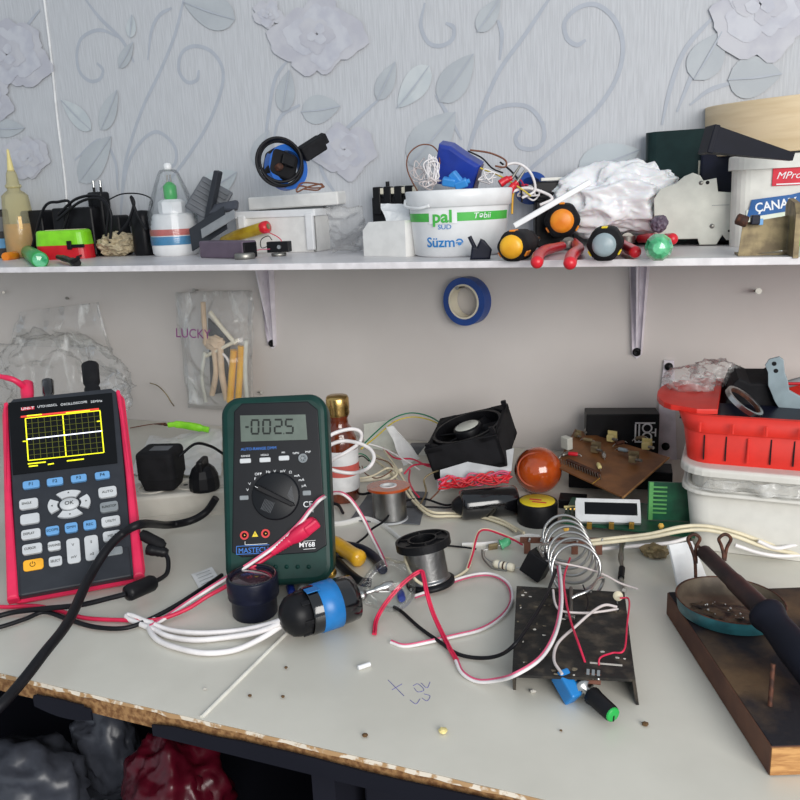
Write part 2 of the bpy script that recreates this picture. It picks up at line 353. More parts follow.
# printed pattern of the wallpaper: swirls, leaves, blossoms lying on the paper
def wpt(px, py, lift): p = Y(px, py, WY); return V((p.x, WY-lift, p.z))
RL = [0]
def ribbon(b, pts, w, lift=.0003):
    RL[0] += 1; lift += RL[0]*.00003
    P = cr([wpt(x, y, lift) for x, y in pts], 8); vs = []; fs = []
    for i, p in enumerate(P):
        t = (P[min(i+1, len(P)-1)]-P[max(i-1, 0)]).normalized(); n = V((-t.z, 0, t.x)); k = w*(.45+.55*min(1, i/8, (len(P)-1-i)/8+.3))/2
        vs += [p+n*k, p-n*k]
    for i in range(len(P)-1): fs.append((2*i, 2*i+1, 2*i+3, 2*i+2))
    b.add(vs, fs)
def leaf(b, base, tip, w, m, lift=.0018, vein=True):
    a, c = wpt(*base, lift), wpt(*tip, lift); t = c-a; n = V((-t.z, 0, t.x)).normalized()*(w/2); vs = []; k = 12
    for s_ in (1, -1):
        for i in (range(k+1) if s_ == 1 else range(k-1, 0, -1)):
            u = i/k; vs.append(a+t*u+n*s_*(math.sin(PI*u**.75)**.8 if 0 < u < 1 else 0))
    b.mat(m).add(vs[::-1], [list(range(len(vs)))])
    if vein: ribbon(b.mat('paper_swirl'), [base, ((base[0]+tip[0])/2, (base[1]+tip[1])/2+1), tip], .0022, lift+.0003)
def bloom(b, x, y, r, n, seed):
    R = random.Random(seed)
    for lay, (rr, m, k) in enumerate(((1, 'paper_flower', n), (.72, 'paper_petal', n-1), (.45, 'paper_flower', n-2), (.25, 'paper_petal', 3))):
        for i in range(k):
            a = 2*PI*(i+R.random()*.5)/k; q = r*rr*R.uniform(.75, 1.05); cx, cy = x+math.cos(a)*q*.55, y+math.sin(a)*q*.55
            vs = [wpt(cx+math.cos(t)*q*.5*(1+.12*math.sin(5*t+a))*(1 if abs(math.cos(a)) > .5 else .8), cy+math.sin(t)*q*.45*(1+.1*math.cos(4*t)), .003+lay*.0005+i*.00003+seed*.00001) for t in [2*PI*j/22 for j in range(22)]]
            b.mat(m).add(vs[::-1], [list(range(22))])
b.mat('paper_swirl')
for c in ([(120, 38), (100, 30), (82, 38), (77, 55), (80, 72), (90, 81), (100, 79), (103, 70), (97, 63)], [(120, 235), (122, 200), (126, 160), (142, 110), (160, 72), (175, 35), (185, -5)],
          [(160, 190), (178, 170), (205, 130), (220, 95), (223, 70), (212, 52), (195, 46), (182, 53), (179, 70), (187, 82), (197, 80), (199, 70)], [(122, 200), (128, 165), (140, 143), (155, 132), (168, 138), (176, 150), (175, 164), (166, 168)],
          [(83, -4), (100, 18), (122, 40), (134, 62)], [(148, 60), (152, 30), (160, 15), (172, 8)], [(262, 165), (268, 120), (275, 80), (288, 60)], [(272, 150), (280, 118), (300, 105)], [(75, 160), (100, 140), (115, 160), (118, 190)],
          [(425, 3), (421, 25), (428, 42), (440, 46), (452, 40), (454, 28), (446, 23)], [(465, 165), (472, 140), (482, 110), (500, 70), (525, 35), (552, -5)],
          [(520, 180), (535, 165), (570, 135), (600, 105), (618, 75), (623, 45), (615, 20), (597, 5), (578, 8), (565, 22), (567, 38), (577, 45), (586, 40)],
          [(466, 160), (475, 130), (490, 112), (510, 105), (530, 108), (543, 125), (543, 142), (533, 149), (520, 147), (516, 138), (522, 128)], [(662, 125), (670, 90), (685, 50), (715, 15)], [(677, 112), (690, 80), (700, 60)], [(690, 105), (710, 90), (735, 82)],
          [(500, 60), (502, 35), (498, 20)], [(462, 140), (450, 118), (436, 95)], [(318, 135), (322, 170), (340, 200)], [(384, 95), (362, 115), (335, 140), (318, 160)], [(15, 55), (25, 30), (40, 10)]): ribbon(b, c, .0052)
for bs, tp, w, m in (((92, 130), (62, 100), .03, 'paper_leaf_pale'), ((102, 130), (118, 90), .03, 'paper_leaf'), ((80, 182), (112, 136), .045, 'paper_leaf'), ((236, 20), (184, 2), .045, 'paper_leaf'), ((302, 112), (341, 106), .038, 'paper_leaf'), ((283, 112), (290, 70), .03, 'paper_leaf'),
                     ((120, 68), (134, 42), .02, 'paper_leaf'), ((131, 38), (133, 15), .018, 'paper_leaf_pale'), ((-10, 128), (26, 128), .03, 'paper_leaf'), ((200, 195), (238, 172), .04, 'paper_leaf_pale'), ((430, 66), (398, 108), .035, 'paper_leaf_pale'), ((440, 102), (474, 54), .04, 'paper_leaf'), ((410, 165), (456, 112), .055, 'paper_leaf'),
                     ((478, 32), (501, -2), .025, 'paper_leaf'), ((728, 80), (782, 74), .045, 'paper_leaf'), ((694, 80), (722, 32), .04, 'paper_leaf'), ((578, 172), (640, 150), .045, 'paper_leaf_pale'), ((255, 165), (270, 130), .03, 'paper_leaf'), ((378, 100), (396, 62), .026, 'paper_leaf')): leaf(b, bs, tp, w, m)
for x, y, r, n, sd in ((318, 35, 48, 7, 1), (8, 55, 44, 7, 2), (345, 150, 34, 6, 3), (30, 158, 26, 6, 4), (760, 5, 56, 7, 5), (-15, 100, 30, 6, 6), (270, 15, 18, 5, 7)): bloom(b, x, y, r, n, sd)
struct('wall_back', b)
b = B(m='seam').tube([wpt(x, y, .0012) for x, y in ((44, -6), (52, 60), (58, 120), (66, 185), (68, 230))], .002, 6, 6); struct('trim_1', b)
# ------------------------------------------------------------ workbench
TX0, TX1 = -1.75, .75
wb = thing('workbench', 'white laminate workbench with worn chipboard front edge, carrying all the tools', 'workbench', V((-.4, .7, 0)))
b = B(m='laminate').box(((TX0+TX1)/2, (FY+WY)/2-.0005, Z0-.001), (TX1-TX0, WY-FY-.001, .002)); part(wb, 'tabletop', b)
b = B(m='chipboard').box(((TX0+TX1)/2, (FY+WY)/2+.001, Z0-.0105), (TX1-TX0, WY-FY-.004, .017)); part(wb, 'core_board', b, 'brown chipboard core showing along the front edge')
R = random.Random(3); b = B(m='chip_pale'); n = 220; vs = []; fs = []
for i in range(n+1):
    x = TX0+(TX1-TX0)*i/n; e = R.uniform(0, .0012); h = .0035+.003*R.random()
    vs += [(x, FY-.0004-e*.5, Z0-.0001), (x, FY-.0012-e, Z0-h*.5), (x, FY+.0015, Z0-h)]
for i in range(n):
    for k in (0, 1): fs.append((3*i+k, 3*i+k+1, 3*i+4+k, 3*i+3+k))
part(wb, 'chipped_lip', b.add(vs, fs), 'ragged pale lip of splintered laminate')
def fx(px, py): return Y(px, py, FY).x
for nm, xa, xb in (('edge_band', fx(152, 712), TX1), ('edge_band', fx(34, 690), fx(92, 704))):
    vs = []; fs = []; k = 60
    for i in range(k+1):
        x = xa+(xb-xa)*i/k; top = Z0-.0075-.003*(noise.noise(V((x*14, 1, 0)))+.3) if xb > 0 else Z0-.010-.003*noise.noise(V((x*60, 4, 0)))
        if i < 4 or (xb < 0 and i > k-8): top -= .004*(1 if i in (0, k) else .4)
        bot = Z0-.021-(.004*math.sin(PI*i/k) if xb < 0 else 0)
        vs += [(x, FY-.0022, top), (x, FY-.0022, bot), (x, FY-.0008, bot), (x, FY-.0008, top)]
    for i in range(k):
        for j in range(4): fs.append((4*i+j, 4*i+(j+1) % 4, 4*i+4+(j+1) % 4, 4*i+4+j))
    part(wb, nm, B(m='navy_panel').add(vs, fs), 'torn dark edging tape')
a, c = D(286, 634, .0001), D(208, 711, .0002)
part(wb, 'joint_strip', B(m='seam_strip').tube([a, (a+c)/2, V((c.x, FY+.002, c.z))], .0017, 8, 4, flat=.9), 'pale joint between two bench boards')
part(wb, 'back_panel', B(m='navy_panel').box(((TX0+TX1)/2, .93, .37), (TX1-TX0, .02, .70)))
for x in (TX0+.02, fx(300, 760), TX1-.02): part(wb, 'side_panel', B(m='navy_panel').box((x, .67, .365), (.018, .5, .73)))
part(wb, 'drawer_front', B(m='navy_panel').box(((fx(300, 760)+TX1)/2, FY+.06, .45), (TX1-fx(300, 760)-.04, .018, .54), bev=.002))
part(wb, 'lower_shelf', B(m='navy_panel').box(((TX0+fx(300, 760))/2, .68, .36), (fx(300, 760)-TX0-.03, .48, .016)))
# pencil / pen doodle and stains on the bench top
def doodle(lines, m, r, label, name, cat):
    t = None; b = B(m=m)
    for L in lines: b.tube([D(x, y, .0002) for x, y in L], r, 5, 4, flat=1)
    return b
b = B(m='ink_violet')
for L in ([(413, 686), (418, 684), (424, 690), (418, 692), (414, 688)], [(421, 683), (427, 688), (430, 682)], [(410, 700), (416, 704), (420, 699)], [(424, 694), (430, 696), (427, 701), (422, 698)], [(388, 680), (398, 690), (404, 696)], [(392, 690), (402, 684)]):
    b.tube([D(x, y, 0) for x, y in L], .0003, 5, 4)
part(wb, 'pen_doodle', b, 'faint violet pen scribble on the white top')
# debris
def crumbs(px, py, r, m, label, name='crumb', cat='crumb', h=.6):
    P = D(px, py); solo(name, label, cat, B(m=m).crumple((P.x, P.y, Z0+.0008+r*h*.6), (r, r*.8, r*h), .3, 1.5, seed=px, sub=2, floor=Z0+.0003))
crumbs(443, 733, .003, 'cheese_yellow', 'flat yellowish wax drop near the bench front edge')
crumbs(645, 726, .0022, 'debris', 'brown speck in front of the potentiometer knob'); crumbs(365, 737, .002, 'debris', 'tiny brown crumb at the bench front edge')
crumbs(286, 669, .0014, 'debris', 'small brown crumb below the lamp holder'); crumbs(250, 697, .0014, 'debris', 'small dark crumb beside the bench joint'); crumbs(283, 698, .0014, 'debris', 'dark crumb between bench joint and front edge')
crumbs(533, 693, .002, 'fluff', 'pale solder flake in front of the black heat sink', 'solder_flake', 'solder'); crumbs(205, 690, .0014, 'fluff', 'pale flake left of the bench joint', 'solder_flake', 'solder')
crumbs(561, 732, .001, 'debris', 'fine dark speck in front of the blue capped potentiometer')
b = B(m='white').cyl(D(358, 668, .0018), D(370, 664, .0018), .0018, n=12); solo('ceramic_bead', 'tiny white cylinder lying alone in front of the lamp holder', 'bead', b)
# ------------------------------------------------------------ wall shelf
ws = thing('wall_shelf', 'long white wall shelf on two pressed metal brackets, crowded with tools', 'shelf', V((-.4, WY, Z0+SH)))
part(ws, 'shelf_board', B(m='shelf_white').box(((TX0+TX1)/2, (SFY+WY)/2, Z0+SH-.0034), (TX1-TX0, WY-SFY, .0066)))
part(ws, 'edge_strip', B(m='edge_white').box(((TX0+TX1)/2, SFY-.0015, Z0+SH-.0034), (TX1-TX0, .003, .0072), bev=.0008))
def bracket(px, py_end):
    P = Y(px, py_end, WY); top = Z0+SH-.0072; L = top-P.z; x = P.x
    b = B(m='bracket_white')
    poly = [(-.0135, 0), (.0135, 0), (.0065, -L), (0, -L-.006), (-.0065, -L)]
    b.prism(poly, 0, .002, MX.Translation((x, WY, top)) @ MX.Rotation(PI/2, 4, 'X'))
    b.add([(x-.001, WY-.001, top), (x-.001, WY-.036, top), (x-.001, WY-.006, top-L*.93), (x+.001, WY-.001, top), (x+.001, WY-.036, top), (x+.001, WY-.006, top-L*.93)], [(0, 1, 2), (5, 4, 3), (0, 3, 4, 1), (1, 4, 5, 2), (2, 5, 3, 0)])
    b.box((x, WY-.05, top-.001), (.022, .10, .002))
    for sx in (-1, 1):
        b.add([(x+sx*.0135, WY-.002, top), (x+sx*.0105, WY-.012, top), (x+sx*.005, WY-.008, top-L), (x+sx*.0065, WY-.002, top-L)], [(0, 1, 2, 3) if sx > 0 else (3, 2, 1, 0)])
    br = part(ws, 'bracket', b)
    c = V((x, WY, top-L+.003)); s = B(m='black').lathe([(.0055, 0), (.005, .003), (.002, .004), (.0018, .0025), (0, .0025)], axf(c-V((0, .002, 0)), c-V((0, .01, 0))), 16)
    o = bpy.data.objects.new('screw', emesh(s, 'screw', RM[ws.name])); COL.objects.link(o); o.parent = br
bracket(273, 345); bracket(637, 354)
# lower bracket behind the red crate
P = Y(669, 366, WY); Q = Y(674, 446, WY); t = thing('wall_bracket', 'upside-down white metal bracket on the wall behind the red crate', 'bracket', P)
part(t, 'plate', B(m='bracket_white').prism([(-.006, .008), (.006, .008), (.015, Q.z-P.z-.03), (-.015, Q.z-P.z-.03)], .0005, .004, MX.Translation(P) @ MX.Rotation(PI/2, 4, 'X')))
for q in (P, V((P.x, WY, Q.z))): part(t, 'screw', B(m='black').lathe([(.0052, 0), (.0046, .003), (0, .0035)], axf(q-V((0, .004, 0)), q-V((0, .012, 0))), 14))
def nail(px, py, label, dx=.006, L=.018, r=.0011, name='nail', m='dull_steel', head=.0024):
    P = Y(px, py, WY); q = P+V((dx, -L, .002)); t = thing(name, label, name, P)
    part(t, 'shank', B(m=m).cyl(P+V((0, -.0005, 0)), q, r, n=10)); part(t, 'head', B(m=m).cyl(q, q+(q-P).normalized()*.0016, head, n=14))
nail(755, 291, 'silver screw sticking out of the wall above the red crate', .003, .018, .0016, 'screw', 'dull_steel', .0036)
nail(198, 290, 'nail holding the hanging bag of sticks'); nail(258, 392, 'bent nail in the wall just above the multimeter', .012, .01, .0009)
nail(4, 293, 'dark nail in the wall under the left end of the shelf', .01, .01, .0012); nail(69, 299, 'tiny dark nail above the clear film at left', .002, .006, .0009)
nail(464, 287, 'nail from which the blue tape roll hangs', 0, .03, .0012)
# blue tape roll
P = Y(467, 301, WY-.016); k = pm(P); A = MX.Translation(P) @ Euler((PI/2, 0, -.25)).to_matrix().to_4x4()
t = thing('tape_roll', 'roll of blue electrical tape hanging on the wall under the shelf', 'tape', P)
part(t, 'tape', B(m='tape_blue').ring(24*k, 17.5*k, -.009, .009, A, 56)); part(t, 'core', B(m='cream').ring(17.4*k, 15.6*k, -.0092, .0095, A, 56))
# ============================================================ ON THE SHELF
SZ = Z0+SH
# dark gadget at the left end
P = S(1, 252); k = pm(P); M = fr(P, facing(P)); t = thing('electronic_device', 'black device with a small screen standing at the left end of the shelf', 'device', M)
h = 47*k; part(t, 'case', B(M, 'black').box((0, .012, h/2), (24*k, .024, h), .002)); part(t, 'display', B(M, 'lcd').mat('band_blue').box((2*k, -.0004, h*.3), (15*k, .001, h*.2)).mat('mid_grey').box((2*k, -.0004, h*.7), (15*k, .001, h*.3)))
# glue bottle with needle
P = S(22, 243); k = pm(P); M = fr(P); t = thing('glue_bottle', 'translucent squeeze bottle half full of amber liquid with a needle nozzle', 'bottle', M)
part(t, 'body', B(M, 'bottle_skin').lathe([(14*k, 0), (15.5*k, 2*k), (15*k, 28*k), (12.2*k, 60*k), (9*k, 63*k), (6*k, 65*k), (6*k, 68*k)], n=32))
part(t, 'liquid', B(M, 'amber_liquid').lathe([(13*k, 1*k), (14.9*k, 3*k), (14.4*k, 28*k), (14.0*k, 33*k), (0, 33*k)], n=32), 'amber liquid')
part(t, 'cap', B(M, 'bottle_amber').mat('bottle_skin').lathe([(6.5*k, 67*k), (7.5*k, 68*k), (7.5*k, 70*k), (6*k, 71*k), (5*k, 80*k), (3.5*k, 84*k)], n=20)); part(t, 'nozzle', B(M, 'cheese_yellow').lathe([(3.4*k, 83*k), (1.6*k, 98*k), (1.2*k, 103*k), (0, 104*k)], n=12))
part(t, 'liquid_label', B(M @ MX.Rotation(.9, 4, 'Z'), 'ink_red').mat('handle_yellow').box((0, -14.9*k, 34*k), (3*k, .3*k, 12*k)))
# little cylinders
a, c = S(5, 257, .005), S(24, 247, .005); k = pm(a)
solo('orange_tube', 'short orange cylinder lying left of the green one', 'tube', B(m='orange').lathe([(3.6*k, 0), (4.4*k, 1*k), (4.4*k, 20*k), (3.4*k, 22*k)], axf(a, c), 20))
a, c = S(40, 260, .0085), S(27, 246, .0085); A = axf(a, c); L = (c-a).length
t = thing('green_cylinder', 'small bright green capped cylinder lying at the left shelf edge', 'cylinder', a); part(t, 'barrel', B(m='green').lathe([(6*k, .6*k), (7*k, 2*k), (7*k, L), (6*k, L+1*k)], A, 24)); part(t, 'end_cap', B(m='glass_green').lathe([(0, -.4*k), (4.5*k, 0), (6*k, .7*k)], A, 24), 'paler glossy end')
# tape measure
P = S(65, 257); k = pm(P); P = V((Y(67, 257, .958).x, .958, P.z)); M = fr(P, .30); t = thing('tape_measure', 'lime green and red plastic case lying between the cylinders and the adapters', 'case', M)
pl = rrect(53*k, .040, .016, 7); part(t, 'lower_shell', B(M, 'red').prism(pl, 0, 13*k, scale=.98)); part(t, 'upper_shell', B(M, 'lime').prism([(x*.99, y*.99) for x, y in pl], 13*k, 27*k, bev=.004, scale=.95))
part(t, 'top_label', B(M, 'key_cream').box((2*k, .002, 27.2*k), (34*k, .024, .0006)), 'greyish label'); part(t, 'latch', B(M, 'black').box((17*k, -.0215, 12*k), (16*k, .004, 3*k), .0005).box((11*k, -.0225, 13*k), (4*k, .004, 8*k), .0005))
# power adapters
def adapter(px, pb, w, h, d, rz, label, pins=False, tilt=0, back=.05):
    P = S(px, pb); k = pm(P)*1.04; P = V((Y(px, pb, 1.03-d/2).x, 1.03-d/2, P.z)); M = fr(P, rz*.4, 0, tilt); t = thing('power_adapter', label, 'adapter', M, None)
    part(t, 'case', B(M, 'black').box((0, 0, h*k/2), (w*k, d, h*k), .004, seg=3).box((-w*k*.18, -d/2, h*k/2), (.001, .0012, h*k*.8)))
    if pins:
        for s in (-1, 1):
            q = B(M, 'black').cyl((s*.0065, 0, h*k), (s*.0065, 0, h*k+.007), .002, n=10).mat('steel').cyl((s*.0065, 0, h*k+.007), (s*.0065, 0, h*k+.017), .002, n=10); part(t, 'pin', q)
    return t
adapter(42, 248, 26, 44, .03, .1, 'black power adapter at the left of the pile, beside the glue bottle'); adapter(84, 243, 48, 46, .04, .05, 'widest black power adapter, in the middle of the pile'); adapter(104, 240, 17, 60, .022, .1, 'black plug adapter with two steel pins pointing up', True)
adapter(121, 245, 15, 38, .03, .25, 'narrow black adapter just right of the one with pins'); 
P = S(145, 243); k = pm(P); t = thing('power_adapter', 'round-ended black adapter beside the clear cone bottle', 'adapter', P); part(t, 'case', B(m='black').lathe([(9*k, 0), (10*k, 2*k), (10*k, 38*k), (8*k, 43*k), (0, 44*k)], MX.Translation(P), 24, sq=3)); part(t, 'strain_relief', B(m='rubber').tube([P+V((-.006, -.004, .045)), P+V((-.012, -.008, .052)), P+V((-.016, -.008, .044))], .0025))
def SA(L, y): return [Y(px, py, y) for px, py in L]
for i, (L, y, lb) in enumerate((([(32, 248), (44, 208), (58, 202), (70, 204), (62, 236)], .985, 'black cable arched over the two left adapters'), ([(58, 215), (76, 199), (98, 196), (108, 208), (106, 236)], .982, 'black cable looped in front of the adapter with pins'), ([(57, 220), (80, 202), (100, 199), (111, 214), (110, 244)], .978, 'second black cable looped close under the first'),
                                 ([(108, 200), (122, 194), (140, 194), (152, 200), (150, 212)], .985, 'thin black lead passing behind the adapter pins'), ([(118, 234), (128, 222), (134, 204), (131, 197), (137, 214), (146, 230)], .975, 'short black cable knotted beside the round adapter'))):
    solo('adapter_cable', lb, 'cable', B(m='wire_black').tube(SA(L, y), .0022 if i != 3 else .001, 8))
a = S(60, 257, .006); t = thing('crocodile_clip', 'small black clip lying in front of the green and red case', 'clip', a); part(t, 'jaw', B(m='black').tube([S(58, 257, .007), S(66, 259, .007), S(77, 263, .004)], [.0035, .0045, .004, .0055], 8)); part(t, 'lever', B(m='black_matt').tube([S(72, 262, .006), S(79, 258, .010)], [.003, .002], 8))
part(t, 'lead', B(m='wire_black').tube([S(77, 257, .004), S(90, 249, .006), S(104, 246, .008), S(125, 246, .01)], .0016))
P = S(116, 256); k = pm(P); P += V((0, .008, 0)); solo('paper_wad', 'crumpled tan wad of paper on the shelf beside the cone bottle', 'paper', B(m='tan_wad').crumple((P.x, P.y, SZ+11*k), (20*k, 17*k, 12*k), .24, 2.0, 5, 4, SZ+.0004))
# clear cone bottle
P = S(177, 255); k = pm(P); M = fr(P, facing(P)) @ MX.Diagonal((1, 1, .9, 1)); t = thing('cone_bottle', 'clear cone-shaped plastic bottle with red and blue bands and a white tip', 'bottle', M)
part(t, 'base', B(M, 'white').lathe([(20*k, 0), (22.5*k, 3*k), (23*k, 12*k), (23*k, 27*k), (22*k, 29*k), (22.5*k, 32*k), (21*k, 34*k), (21.5*k, 37*k), (20*k, 39*k), (20.5*k, 42*k), (18*k, 45*k), (0, 46*k)], n=36))
part(t, 'blue_band', B(M, 'band_blue').lathe([(23.3*k, 12*k), (23.4*k, 13*k), (23.4*k, 20*k), (23.3*k, 21*k)], n=36, cap=False), 'blue printed band')
part(t, 'red_band', B(M, 'band_red').lathe([(23.3*k, 22*k), (23.4*k, 22.5*k), (23.4*k, 28*k), (23.3*k, 28.6*k)], n=36, cap=False), 'red printed band')
part(t, 'collar', B(M, 'white').lathe([(12*k, 45*k), (13*k, 47*k), (13*k, 57*k), (9*k, 60*k), (0, 60*k)], n=8, smooth=False)); part(t, 'green_core', B(M, 'green').lathe([(5*k, 59*k), (6.5*k, 62*k), (6.5*k, 74*k), (3*k, 78*k), (0, 79*k)], n=16), 'green insert')
for s in (-1.6, 1.6): part(t, 'prong', B(M, 'dull_steel').cyl((s*k, 0, 76*k), (s*k, 0, 86*k), .8*k, n=8))
part(t, 'shell', B(M, 'clear_plastic').lathe([(23.8*k, 12*k), (24*k, 45*k), (21*k, 57*k), (15.5*k, 73*k), (10.5*k, 87*k), (8*k, 91*k), (3*k, 91.5*k)], n=36, cap=False), 'clear tapering shell'); part(t, 'tip', B(M, 'white').lathe([(3*k, 90*k), (4*k, 91*k), (4*k, 96*k), (2.5*k, 98*k), (0, 98.5*k)], n=16))
# grey louvred cover and cards
Q = S(206, 244); k = pm(Q); t = thing('plastic_cover', 'dark grey ribbed plastic cover leaning behind the cone bottle', 'cover', Q)
A = MX.Translation(Y(209, 200, .99)) @ Euler((-.35, .55, .25)).to_matrix().to_4x4()
b = B(A, 'mid_grey').box((0, 0, 0), (34*k, .006, 36*k), .003); 
for i in range(6): b.box((0, -.004, (-12+5*i)*k), (28*k, .003, 1.6*k))
part(t, 'panel', b); A2 = MX.Translation(Y(213, 198, .975)) @ Euler((0, .35, 0)).to_matrix().to_4x4(); part(t, 'rim', B(A2, 'charcoal').box((0, 0, 2*k), (6*k, .012, 48*k), .002))
for i, (px, py, w, h, ry, m, lb, y) in enumerate(((208, 229, 46, 26, -.45, 'charcoal', 'dark grey card leaning behind the purple-grey box', .955), (218, 224, 42, 10, -.42, 'grey', 'pale folded card on top of the dark grey card', .945), (222, 208, 36, 10, -.12, 'bag_shade_grey', 'grey padded envelope tucked beside the white plastic box', .975))):
    A = MX.Translation(Y(px, py, y)) @ Euler((-.5, ry, 0)).to_matrix().to_4x4(); solo('folded_card' if i < 2 else 'envelope', lb, 'card' if i < 2 else 'envelope', B(A, m).box((0, 0, 0), (w*k, .002 if i < 2 else .008, h*k), .0008 if i < 2 else .003))
# white plastic box with loose lid
a, c, e = S(238, 248), S(316, 248.5), S(367, 239); w = (c-a).length; dp = .125; k = pm(c); h = 42*k
rz = math.atan2(c.y-a.y, c.x-a.x); M = MX.Translation(a) @ MX.Rotation(rz, 4, 'Z'); t = thing('plastic_box', 'white rectangular plastic box with its lid lying askew on top', 'box', M)
b = B(M, 'white_matt'); 
b.box((w/2, .002, h/2), (w, .004, h), .001).box((w/2, dp-.002, h/2), (w, .004, h), .001).box((.002, dp/2, h/2), (.004, dp, h), .001).box((w-.002, dp/2, h/2), (.004, dp, h), .001).box((w/2, dp/2, .002), (w-.004, dp-.004, .003)); part(t, 'body', b)
part(t, 'rim', B(M, 'white').box((w/2, -.001, h-3.5*k), (w+.004, .004, 7*k), .001).box((w+.001, dp/2, h-3.5*k), (.004, dp+.004, 7*k), .001).box((-.001, dp/2, h-3.5*k), (.004, dp+.004, 7*k), .001))
for x in (.012, w-.006): part(t, 'corner_post', B(M, 'white').box((x, -.002, h/2-1*k), (9*k, .006, h-6*k), .002))
A = M @ MX.Translation((w*.66, dp*.58, h+.006)) @ Euler((0.03, -.02, .03)).to_matrix().to_4x4(); part(t, 'lid', B(A, 'white_matt').box((0, 0, .007), (w*1.12, dp*.9, .018), .002).mat('grey').box((-.01, 0, -.0035), (w*.8, dp*.7, .004)))
LT = h+.0245
# headset-like gadget with blue ring on the lid
Pg = Y(285, 191, .935); Pg.z = SZ+LT; k = pm(Pg); A = MX.Translation(Pg) @ MX.Rotation(facing(Pg)+.1, 4, 'Z'); t = thing('cable_gadget', 'black gadget with a thick blue ring and a coiled black cable on the white box', 'gadget', A)
b = B(A @ MX.Translation((3*k, 6*k, 22*k)) @ Euler((1.45, 0, .45)).to_matrix().to_4x4(), 'blue'); b.ring(22*k, 16*k, -4*k, 6*k); part(t, 'ring', b, 'blue ring')
C0 = A @ MX.Translation((-2*k, 4*k, 24*k)) @ Euler((1.4, .35, .3)).to_matrix().to_4x4()
part(t, 'body', B(C0, 'black_matt').prism(rrect(30*k, 27*k, 6*k), -8*k, 8*k, bev=3*k).mat('black').box((2*k, 3*k, 12*k), (14*k, 10*k, 4*k), 1*k)); part(t, 'cap', B(C0, 'rust').lathe([(3*k, 0), (3.5*k, 14*k), (2*k, 15*k), (0, 15*k)], MX.Translation((-6*k, -6*k, 0)), 14), 'brownish knob')
part(t, 'arm', B(A @ MX.Translation((31*k, 6*k, 40*k)) @ Euler((.2, -.5, .2)).to_matrix().to_4x4(), 'black_matt').box((0, 0, 0), (26*k, 14*k, 15*k), 2*k).box((14*k, 0, 2*k), (8*k, 10*k, 10*k), 1*k))
for i, (R1, ry, dz) in enumerate(((23, .35, 27), (21, .15, 29), (22, .5, 26))): part(t, 'cable_loop', B(A @ MX.Translation((-4*k+i*k, (-8+i*2)*k, dz*k)) @ Euler((1.5-.10*i, 0, ry*.5)).to_matrix().to_4x4(), 'wire_black').torus(R1*k, 1.5*k))
b = B(m='wire_brown').tube([at(x, y, Pg+V((.02, -.02, 0))) for x, y in ((296, 190), (302, 183), (318, 184), (324, 187), (312, 188), (300, 186), (297, 192), (308, 187), (322, 184), (318, 190), (304, 189))], .0010); solo('wire_coil', 'thin dark brown wire bunched on the lid of the white box', 'wire', b)
# clear bag beside box
P = S(345, 246); k = pm(P); solo('clear_bag', 'crumpled clear bag squeezed between white box and black contactor', 'bag', B(m='film_thick').sheet(S(332, 251, .003), S(368, 247, .003), Y(362, 206, .93), Y(326, 206, .90), 26, 26, .006, 22, 3, bulge=.006, smooth=True))
# contactor
P = S(390, 243); k = pm(P); P += V((0, .035, 0)); M = fr(P, .1); t = thing('contactor', 'black ribbed contactor with pale screw terminals, left of the yogurt bucket', 'contactor', M)
H = 62*k; b = B(M, 'black').box((0, 0, H*.42), (44*k, .05, H*.84), .002)
part(t, 'body', b)
for i in range(4): part(t, 'terminal_tower', B(M, 'black').box(((-16+11*i)*k, -.02, H*.78), (8*k, .016, H*.44), .0015)); part(t, 'terminal', B(M, 'cream').box(((-11+11*i)*k, -.022, H*.93), (5*k, .01, 6*k), .001))
part(t, 'button', B(M, 'black').cyl((-8*k, -.01, H), (-8*k, -.01, H+5*k), 2*k)); part(t, 'terminal_block', B(M, 'breaker').box((12*k, -.005, H*.95), (14*k, .02, 7*k), .001))
# white block and loose sheet
a, c = S(364, 256), S(406, 257); k = pm(a); M = MX.Translation(a) @ MX.Rotation(math.atan2(c.y-a.y, c.x-a.x), 4, 'Z'); w = (c-a).length
solo('foam_block', 'white block with one sloping corner beside the yogurt bucket', 'block', B(M @ MX.Rotation(PI/2, 4, 'X'), 'white_matt').prism([(0, 0), (w, 0), (w, 34*k), (9*k, 33*k), (0, 25*k)], -.06, 0))
solo('paper_scrap', 'torn white paper standing on the white block behind the bucket', 'paper', B(m='white').sheet(Y(386, 222, .90), Y(412, 222, .9), Y(408, 204, .92), Y(380, 203, .92), 8, 8, .004, 30, 2))
# --- yogurt bucket
P = S(460, 254); k = pm(P); P += V((0, 46*k*.0, 0)); M = fr(P, facing(P)) @ MX.Diagonal((1, 1, .93, 1)); t = thing('yogurt_bucket', 'white yogurt bucket with a green band and blue lettering, filled with wires', 'bucket', M)
part(t, 'body', B(M, 'white').lathe([(42*k, 0), (45*k, 2*k), (49.5*k, 55*k), (50*k, 62*k), (48.5*k, 62*k), (44*k, 6*k), (0, 5*k)], n=56)); part(t, 'rim', B(M, 'white').lathe([(50*k, 50*k), (51.6*k, 51*k), (52*k, 60*k), (52.6*k, 66*k), (51.5*k, 67*k), (49*k, 66.5*k), (48.5*k, 60*k)], n=56, cap=False))
def rr(z): return (45+4.5*z/55)*k
def bent(b, s, size, xoff, z, m, sx=1, bold=0, shear=0, lift=.25): b.mat(m).text(s, size*k, M=MX.Rotation(xoff*k/rr(z), 4, 'Z') @ MX.Translation((0, -rr(z)-lift*k, z*k)) @ MX.Rotation(PI/2, 4, 'X'), bend=rr(z)+lift*k, sx=sx, bold=bold, shear=shear)
b = B(M, 'logo_green'); n = 40; 
